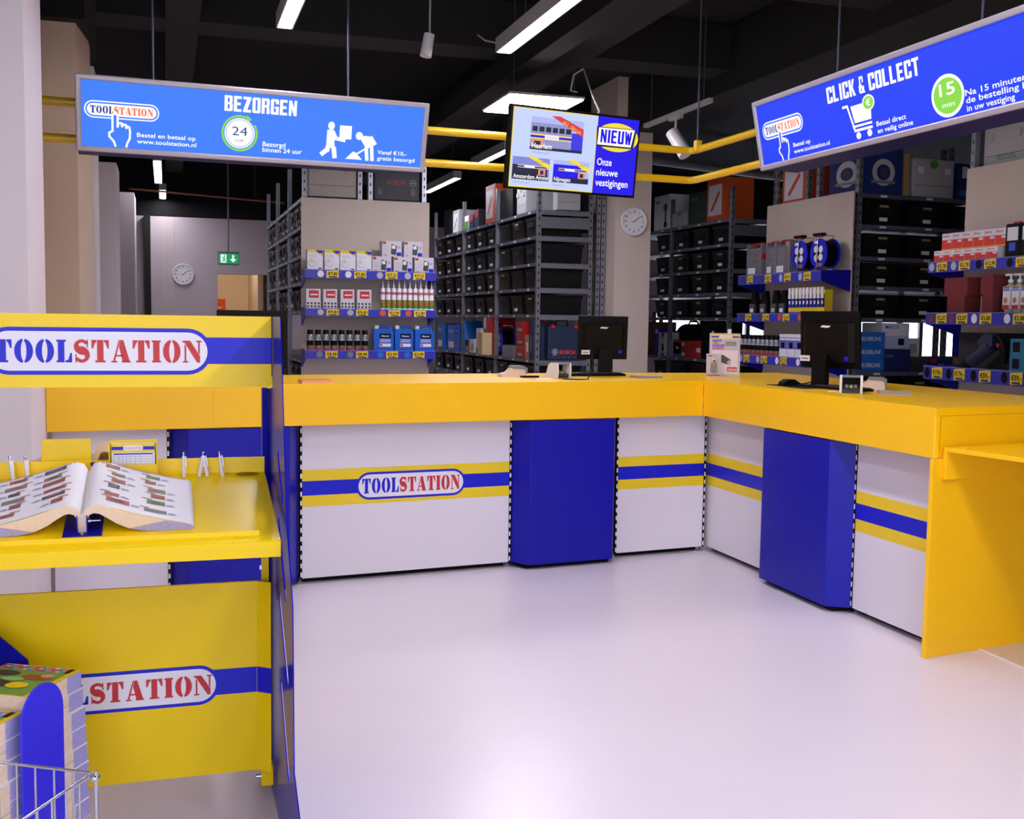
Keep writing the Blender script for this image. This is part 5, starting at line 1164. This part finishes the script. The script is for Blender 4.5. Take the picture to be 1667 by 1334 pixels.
# ------------------------------------------------------------------ wire basket of catalogues in the foreground
HX = Vector((math.cos(math.radians(-30)), math.sin(math.radians(-30)), 0)); HY = Vector((.5, .866, 0))
AZ = math.radians(-30)
PA = Vector((-.218, 3.039, 0))                        # far corner of the stack's page edges
CW, CL_, CT = .22, .215, .0485
COVG = mat('cover_green', (112, 158, 70), .45, noise=.35, scale=18); COVD = mat('cover_dark', (60, 52, 50), .5); COVB = mat('cover_brown', (150, 84, 50), .5); COVP = mat('cover_pink', (222, 60, 150), .5); COVC = mat('cover_cyan', (110, 170, 220), .5); COVO = mat('cover_orange', (236, 120, 60), .5)
def closed_catalogue(label, corner, z, group, tint, jig=0, cover=True):
    """origin at the far page-edge corner; local x runs back over the cover, y along the page edges"""
    t = thing('catalogue', label, 'catalogue', (corner.x, corner.y, z), (0, 0, AZ), group)
    b = MB()
    b.box(-CW, -.004, -CL_, 0, .0008, CT - .0008, PAGES)
    b.box(-.004, 0, -CL_, 0, .0008, CT - .0008, PAGES)
    b.box(-.0038, .0004, -.060, -.0, .0017, CT - .0017, TABS)
    b.box(-.06, -.003, -.002, .0003, .0017, CT - .0017, TABS)
    for k in range(5):
        z0 = .004 + k * .0095 + random.uniform(-.002, .002); b.box(-.004, .0006, -CL_, -.058, z0, z0 + .0007, tint if k == 2 else mat('page_line', (250, 236, 214), .7))
    b.build('pages', t)
    c = MB(); c.box(-CW, .0012, -CL_ - .001, .001, 0, .0008, PAPER); c.build('back_cover', t)
    c = MB(); c.box(-CW, .0012, -CL_ - .001, .001, CT - .0008, CT, PRY if cover else PAPER)
    if cover:
        zz = CT + .0004
        def r_(x0, x1, y0, y1, m, dz=0): c.add([(x0, y0, zz + dz), (x1, y0, zz + dz), (x1, y1, zz + dz), (x0, y1, zz + dz)], [(0, 1, 2, 3)], m)
        r_(-CW, -.014, -CL_, -.008, COVG)
        cols = [RED, COVC, COVP, mat('cover_violet', (120, 80, 170), .5), COVO, PRW, mat('cover_lilac', (176, 170, 220), .5)]
        for k in range(14):
            for j in range(3): r_(-CW + k * .0138, -CW + k * .0138 + .0128, -.014 - j * .011, -.005 - j * .011, cols[(k * 3 + j * 2) % 7], .0004)
        r_(-.026, -.012, -.038, -.004, BLK, .0006)
        for k, (xx, yy, rx, ry, m) in enumerate(((-.17, -.07, .04, .02, COVD), (-.07, -.085, .045, .022, COVB), (-.05, -.07, .018, .012, mat('cover_rose', (222, 150, 150), .5)), (-.15, -.15, .05, .03, COVD), (-.08, -.15, .03, .022, PRY), (-.12, -.11, .03, .015, mat('cover_leaf', (150, 196, 100), .5)))):
            c.add([(xx + rx * math.cos(2 * math.pi * i / 20), yy + ry * math.sin(2 * math.pi * i / 20), zz + .0006 + k * .0002) for i in range(20)], [tuple(range(20))], m)
    c.build('front_cover', t)
    return t
place = ['topmost', 'second from the top', 'third from the top', 'fourth from the top', 'fifth from the top', 'sixth from the top', 'seventh from the top', 'eighth from the top']
for s_, (corner, lab) in enumerate(((PA, 'stack behind the blue divider'), (PA - HY * .245 - HX * .0, 'stack cut by the frame'))):
    for k in range(8):
        z = .541 - .03 * s_ - CT - k * (CT + .0003)
        j = HX * random.uniform(-.003, .003) + HY * random.uniform(-.002, .002) + HX * (.0022 * k)
        closed_catalogue('thick catalogue with colourful cover, %s in the %s' % (place[k], lab), corner + j, z, 'catalogues in the wire basket', [PRY, GRN, PRW][k % 3], cover=k == 0)
zb_ = .541 - 8 * (CT + .0003) - .03
bk = thing('wire_basket', 'chromed wire basket holding the catalogue stacks in the foreground', 'basket', (PA.x, PA.y, 0), (0, 0, AZ))
inv = Matrix.Rotation(AZ, 4, 'Z').inverted() @ Matrix.Translation((-PA.x, -PA.y, 0))
zr = .474
cn = inv @ on_z(150, 1259, zr); lf = inv @ on_z(-40, 1244, zr); nr = inv @ on_z(40, 1334, zr)
dirn = (nr - cn).normalized()
x1 = cn.x; y1 = cn.y; LN = .55; LX = .75
def bx_pt(u, v, z): return (x1 - u, y1 - v, z)
zf = zb_ - .008
MB().tube([bx_pt(0, 0, zr), bx_pt(LX, 0, zr), bx_pt(LX, LN, zr), bx_pt(0, LN, zr), bx_pt(0, 0, zr)], .0035, CHR, n=8).build('rim', bk)
# the stacks stand on a raised wire floor behind the front grid
b = MB()
for k in range(1, 16): b.cyl(bx_pt(k * .047, 0, .05), bx_pt(k * .047, 0, zr), .0024, CHR, n=6)
for z in (.05, .2, .34): b.cyl(bx_pt(0, 0, z), bx_pt(LX, 0, z), .0024, CHR, n=6)
b.build('front_grid', bk)
b = MB()
for k in range(1, 12): b.cyl(bx_pt(0, k * .047, .05), bx_pt(0, k * .047, zr), .0024, CHR, n=6)
for z in (.05, .2, .34): b.cyl(bx_pt(0, 0, z), bx_pt(0, LN, z), .0024, CHR, n=6)
b.build('side_grid', bk)
b = MB(); b.cyl(bx_pt(-.006, -.004, 0), bx_pt(-.006, -.004, zr + .004), .0045, CHR, n=10); b.build('corner_post', bk)
MB().lathe([(.008, -.006), (.011, -.004), (.011, .004), (.008, .006)], CHR, (x1 + .004, y1 + .004, zr - .012), n=14).build('hinge_ring', bk)
b = MB()
fl = [(-.34, .03), (.03, .03), (.03, -.52), (-.34, -.52)]
b.tube([(p[0], p[1], zf) for p in fl] + [(fl[0][0], fl[0][1], zf)], .004, CHR)
for k in range(1, 12): b.cyl((-.34, .03 - k * .046, zf), (.03, .03 - k * .046, zf), .0022, CHR, n=6)
for p in fl: b.cyl((p[0], p[1], 0), (p[0], p[1], zf), .004, CHR, n=8)
b.build('raised_floor', bk)
# rounded blue divider in front of the page edges
pc = inv @ (PA - HY * .165)
dvp = on_plane(70, 1113, PA + HX * .03, HX); dl = inv @ dvp
e0 = inv @ on_plane(35, 1200, PA + HX * .03, HX); e1 = inv @ on_plane(103, 1200, PA + HX * .03, HX)
hw = abs(e1.y - e0.y) / 2; yc = (e0.y + e1.y) / 2; zt = dl.z
b = MB(); b.prism(_arc(yc, zt - hw, hw, hw, 0, 180, 20) + [(yc - hw, zf + .005), (yc + hw, zf + .005)], 'x', .026, .032, mat('divider_blue', (58, 50, 235), .35)); b.build('divider', bk)
b = MB(); q0 = inv @ at_d(-60, 1012, 2.95); q1 = inv @ at_d(37, 1079, 2.95)
b.prism([(q0.x, q0.z), (q1.x, q1.z), (q1.x + .01, q1.z - .12), (q0.x - .05, q1.z - .2)], 'y', q1.y + .02, q1.y + .024, BLU)
b.build('side_plate', bk)
# ------------------------------------------------------------------ things on the counters
def wt(px, py): return on_z(px, py, ZW)
TINT = mat('monitor_back', (18, 13, 8), .5, spec=.12)
def monitor(label, loc, rot, w, h, lean=.06, lift=.10, sticker=True):
    """seen from behind: its back looks along -y"""
    t = thing('monitor', label, 'monitor', loc, rot)
    b = MB(); b.M = Matrix.Translation((0, 0, lift)) @ Matrix.Rotation(lean, 4, 'X')
    b.box(-w / 2, w / 2, .0, .022, 0, h, BLK); b.prism([(-w * .44, .0), (-w * .36, -.028), (w * .36, -.028), (w * .44, .0)], 'z', h * .12, h * .80, TINT); b.build('casing', t, bevel=.004)
    b = MB(); b.M = Matrix.Translation((0, 0, lift)) @ Matrix.Rotation(lean, 4, 'X')
    b.rect(-w * .485, w * .485, h * .03, h * .975, mat('monitor_glass', (12, 13, 16), .1), .0228); b.build('screen', t)
    if sticker:
        b = MB(); b.M = Matrix.Translation((0, 0, lift)) @ Matrix.Rotation(lean, 4, 'X'); b.poly([(-w * .10, h * .725), (w * .04, h * .715), (w * .08, h * .75), (-w * .06, h * .76)], PRW, -.0288); b.build('slot_glint', t)['label'] = 'slot reflection painted as a white patch'  # bright reflection in the slot, painted as a flat white patch
    b = MB(); b.prism([(-.05, -.10), (-.05, -.055), (.045, -.055), (.045, -.10)], 'z', .012, lift + h * .25, BLK); b.build('stand_column', t, bevel=.006)
    b = MB(); b.box(-.125, .125, -.14, .07, 0, .014, BLK); b.build('stand_base', t, bevel=.004)
    if sticker:
        b = MB(); b.M = Matrix.Translation((0, 0, lift)) @ Matrix.Rotation(lean, 4, 'X'); b.rect(-w * .45, -w * .28, h * .12, h * .22, PRW, -.0285); b.rect(-w * .43, -w * .31, h * .155, h * .18, BRN, -.0291); s_ = b.build('sticker', t); s_['label'] = 'small white service sticker'
        b = MB(); b.M = Matrix.Translation((0, 0, lift)) @ Matrix.Rotation(lean, 4, 'X'); b.rect(w * .30, w * .37, h * .15, h * .22, PRB, -.0288); b.build('port', t)
    return t
p = wt(991, 612); monitor('black monitor seen from behind on the back counter beside the navy case', (p.x, p.y + .12, ZW), (0, 0, -.10), .345, .29, lift=.105)
p = wt(1350, 633); monitor('black monitor seen from behind on the side counter below the cable reels', (p.x + .06, p.y + .10, ZW), (0, 0, FACE_L + .36), .40, .325, lift=.11)
p = wt(415, 614); monitor('large black till screen standing behind the stand header, partly hidden', (p.x, p.y + .18, ZW), (0, 0, -.05), .42, .335, lift=.06, sticker=False)
# card terminals
def cup_terminal(label, loc, rot):
    t = thing('payment_terminal', label, 'payment terminal', loc, rot)
    pr = [(0, 0), (.105, 0), (.11, .02), (.085, .085), (.06, .095), (.0, .095), (-.005, .05)]
    for u in (-.058, .046): MB().prism(pr, 'x', u, u + .012, WHT).build('side_shell', t, bevel=.003)
    b = MB(); b.box(-.0455, .0455, .01, .1, .0, .018, DGR); b.box(-.0455, .0455, .07, .085, .018, .08, BLK); b.prism([(.0, .016), (.068, .016), (.068, .045), (.01, .024)], 'x', -.045, .045, DGR); b.build('card_bay', t)
    b = MB(); b.box(-.0455, .0455, .0, .09, .084, .094, MGR); b.build('top_bridge', t)
    b = MB()
    for k in range(3):
        for j in range(3): b.box(-.03 + k * .022, -.014 + k * .022, .016 + j * .012, .024 + j * .012, .03 + j * .004, .037 + j * .004, PRY if (k, j) == (1, 0) else MGR)
    b.build('keypad', t)
    return t
p = wt(918, 616); cup_terminal('white shrouded payment terminal on the back counter beside the monitor', (p.x, p.y, ZW), .35)
p = wt(1385, 641); cup_terminal('white shrouded payment terminal on the side counter by the paper pad', (p.x, p.y, ZW), -.62)
def card_reader(label, loc, rot):
    t = thing('card_reader', label, 'card reader', loc, rot)
    MB().prism([(-.09, 0), (.075, 0), (.08, .05), (.06, .062), (-.01, .062), (-.045, .028), (-.085, .02)], 'y', 0, .085, mat('reader_cream', (220, 200, 186), .45)).build('body', t, bevel=.006)
    MB().prism([(-.018, .055), (.068, .05), (.074, .02), (.082, .02), (.084, .056), (.06, .070), (-.012, .070)], 'y', -.006, .091, MGR).build('lid', t, bevel=.004)
    return t
p = wt(838, 614); card_reader('grey receipt printer with cream base on the back counter', (p.x, p.y, ZW), 0)
p = wt(1420, 636); card_reader('grey receipt printer behind the terminal on the side counter', (p.x + .06, p.y + .1, ZW), FACE_L + .9)
# mouse, keyboard, pads
p = wt(1277, 629)
t = thing('computer_mouse', 'black mouse on the dark mat near the inner corner of the counter', 'mouse', (p.x + .03, p.y, ZW + .004), FACE_L)
MB().prism([(-.055, 0), (.055, 0), (.052, .018), (.02, .036), (-.02, .036), (-.05, .02)], 'x', -.03, .03, BLK).build('body', t, bevel=.01, seg=3)
tag(MB().box(-.16, .22, -.09, .07, 0, .003, BKM).build('mouse_mat', loc=(p.x + .05, p.y - .03, ZW + .0005), rot=(0, 0, FACE_L)), 'flat dark mat under the mouse on the side counter', 'mouse mat')
t = thing('keyboard', 'black keyboard in front of the side counter monitor', 'keyboard', (3.57, 5.28, ZW + .001), FACE_L + .15)
MB().box(-.18, .18, -.055, .055, 0, .014, BLK).build('base', t, bevel=.003)
b = MB()
for k in range(14):
    for j in range(4): b.box(-.172 + k * .0246, -.151 + k * .0246, -.048 + j * .024, -.028 + j * .024, .014, .019, DGR)
b.build('keys', t)
t = thing('keyboard', 'black keyboard lying behind the back counter monitor stand', 'keyboard', (2.70, 6.82, ZW + .001), .1)
MB().box(-.20, .20, -.06, .06, 0, .016, BLK).build('base', t, bevel=.003); 
b = MB()
for k in range(14):
    for j in range(4): b.box(-.19 + k * .027, -.167 + k * .027, -.05 + j * .026, -.028 + j * .026, .016, .021, DGR)
b.build('keys', t)
def cable(name, pts, label): tag(MB().tube(pts, .004, BLK, n=6).build(name), label, 'cable')
p = wt(975, 620); q_ = wt(935, 620)
cable('monitor_cable', [(p.x + .01, p.y + .16, ZW + .2), (p.x - .01, p.y + .08, ZW + .08), (p.x - .06, p.y + .03, ZW + .006), (p.x - .12, p.y + .03, ZW + .006), (p.x - .2, p.y + .08, ZW + .006)], 'black cable curling from the back counter monitor to the counter')
p = wt(1312, 628); cable('monitor_cable', [(p.x + .16, p.y + .02, ZW + .2), (p.x + .11, p.y + .03, ZW + .09), (p.x + .06, p.y + .03, ZW + .02), (p.x + .02, p.y + .06, ZW + .006), (p.x, p.y + .1, ZW + .006)], 'black cable hanging from the side counter monitor')
# papers
def pad(name, label, px, py, w, d, h, rot, m, top=None, cat='leaflets'):
    p = wt(px, py); b = MB(); b.box(-w / 2, w / 2, 0, d, 0, h, m)
    if top: b.add([(-w / 2 + .005, .005, h + .0006), (w / 2 - .005, .005, h + .0006), (w / 2 - .005, d - .005, h + .0006), (-w / 2 + .005, d - .005, h + .0006)], [(0, 1, 2, 3)], top)
    return tag(b.build(name, loc=(p.x, p.y, ZW), rot=(0, 0, rot)), label, cat)
pad('leaflet_stack', 'small stack of green topped leaflets at the blue side panel', 517, 624.5, .17, .10, .018, AB, mat('leaflet_edges', (226, 160, 120), .6), COVG)
pad('paper_pad', 'grey edged paper pad at the end of the side counter', 1457, 643, .16, .12, .016, -.55, mat('pad_edges', (150, 140, 150), .6), mat('pad_top', (205, 190, 150), .5), 'paper pad')
pad('paper_sheet', 'white paper lying by the shrouded terminal on the back counter', 885, 618, .10, .05, .004, .1, PAPER, None, 'paper')
pad('paper_pad', 'pale catalogue lying behind the monitor towards the inner corner', 1060, 616, .17, .12, .012, AB, mat('pad_edges', (150, 140, 150), .6), mat('pad_top2', (220, 204, 180), .5), 'paper pad')
pad('paper_sheet', 'white paper edge under the terminal of the side counter', 1362, 638, .09, .03, .003, -.5, PAPER, None, 'paper')
p = wt(880, 616); tag(MB().box(-.05, .06, 0, .05, 0, .012, BLK).build('card_holder', loc=(p.x - .05, p.y + .05, ZW), rot=(0, 0, .1)), 'flat black card holder next to the shrouded terminal', 'card holder')
# advertising display with a blister pack
pA, pB = wt(1154, 612), wt(1204, 613)
rz = math.atan2(pB.y - pA.y, pB.x - pA.x); W_ = (pB - pA).length
hgt = W_ * 1.42
t = thing('poster_stand', 'clear stand with a special offer leaflet on the corner of the counter', 'leaflet stand', (pA.x, pA.y, ZW), (0, 0, rz))
ACR = mat('acrylic_clear', (235, 225, 228), .1, alpha=.55)
b = MB(); b.M = Matrix.Rotation(-.12, 4, 'X'); b.box(0, W_, 0, .004, 0, hgt, ACR); b.build('holder', t)
b = MB(); b.M = Matrix.Rotation(-.12, 4, 'X'); w, h = W_, hgt; y = -.001
b.rect(w * .06, w * .96, h * .04, h * .97, mat('offer_grey', (196, 188, 190), .5), y); b.rect(w * .06, w * .96, h * .86, h * .97, PRY, y - .0006); b.rect(w * .06, w * .96, h * .895, h * .935, PRB, y - .0012); b.pill(w * .3, w * .74, h * .885, h * .945, PRW, y - .0018); b.text('TOOLSTATION', w * .33, h * .9, h * .026, PRR, y - .0024, w=w * .38)
b.rect(w * .1, w * .92, h * .05, h * .60, mat('offer_pink', (232, 214, 220), .5), y - .0006)
for k, (v, ww, m, s_) in enumerate(((.81, .30, PRB, 'KLEIN'), (.755, .2, PRR, 'EN'), (.69, .40, PRB, 'KRACHTIG'), (.625, .37, PRR, 'OP=OP'))):
    b.rect(w * .09, w * (.09 + ww), h * v - .001, h * (v + .048), m, y - .0012); b.text(s_, w * .11, h * (v + .008), h * .03, PRW, y - .0018, w=w * (ww - .04))
for k in range(3): b.rect(w * .52, w * .88, h * (.71 + k * .035), h * (.735 + k * .035), mat('offer_text', (120, 116, 120), .6), y - .0012)
b.poly([(w * .18, h * .43), (w * .3, h * .49), (w * .46, h * .49), (w * .7, h * .38), (w * .72, h * .30), (w * .66, h * .26), (w * .5, h * .29), (w * .2, h * .36)], mat('offer_tool', (62, 58, 66), .5), y - .0012); b.ell(w * .65, h * .32, w * .06, h * .04, PRW, y - .0018); b.ell(w * .65, h * .32, w * .03, h * .02, DGR, y - .0022)
b.rect(w * .58, w * .9, h * .09, h * .21, PRR, y - .0018); b.rect(w * .58, w * .9, h * .085, h * .11, PRY, y - .002); b.text('€28,95', w * .6, h * .13, h * .045, PRW, y - .0024, w=w * .28, bold=.03)
b.build('leaflet', t)
MB().prism([(0, 0), (.09, 0), (.012, .03)], 'x', W_ * .1, W_ * .9, ACR).build('foot', t)
MB().box(W_ * .58, W_ * .7, .028, .034, hgt * .97, hgt * 1.09, PRW).build('clip', t)
p = wt(1148, 612)
t = thing('blister_pack', 'small tool in a hanging blister pack leaning on the offer leaflet', 'blister pack', (p.x - .012, p.y - .035, ZW), (-.1, 0, rz))
w, h = W_ * .48, hgt * .52
b = MB(); b.box(0, w, 0, .003, 0, h, mat('blister_card', (190, 176, 182), .4)); b.rect(w * .05, w * .95, h * .02, h * .07, PRR, -.0006); b.rect(w * .1, w * .4, h * .88, h * .94, PRR, -.0006); b.build('card', t)
b = MB(); b.box(w * .3, w * .7, -.02, 0, h * .2, h * .58, MGR); b.box(w * .38, w * .62, -.024, -.0, h * .45, h * .6, BRN); b.cyl((w * .5, -.012, h * .6), (w * .5, -.012, h * .78), w * .12, WHT); b.cyl((w * .5, -.0125, h * .665), (w * .5, -.03, h * .665), w * .06, BLK); b.build('tool', t)
MB().tube([(w * .45, .001, h), (w * .45, .001, h * 1.06), (w * .6, .001, h * 1.06), (w * .6, .001, h)], .004, PRW).build('hanger', t)
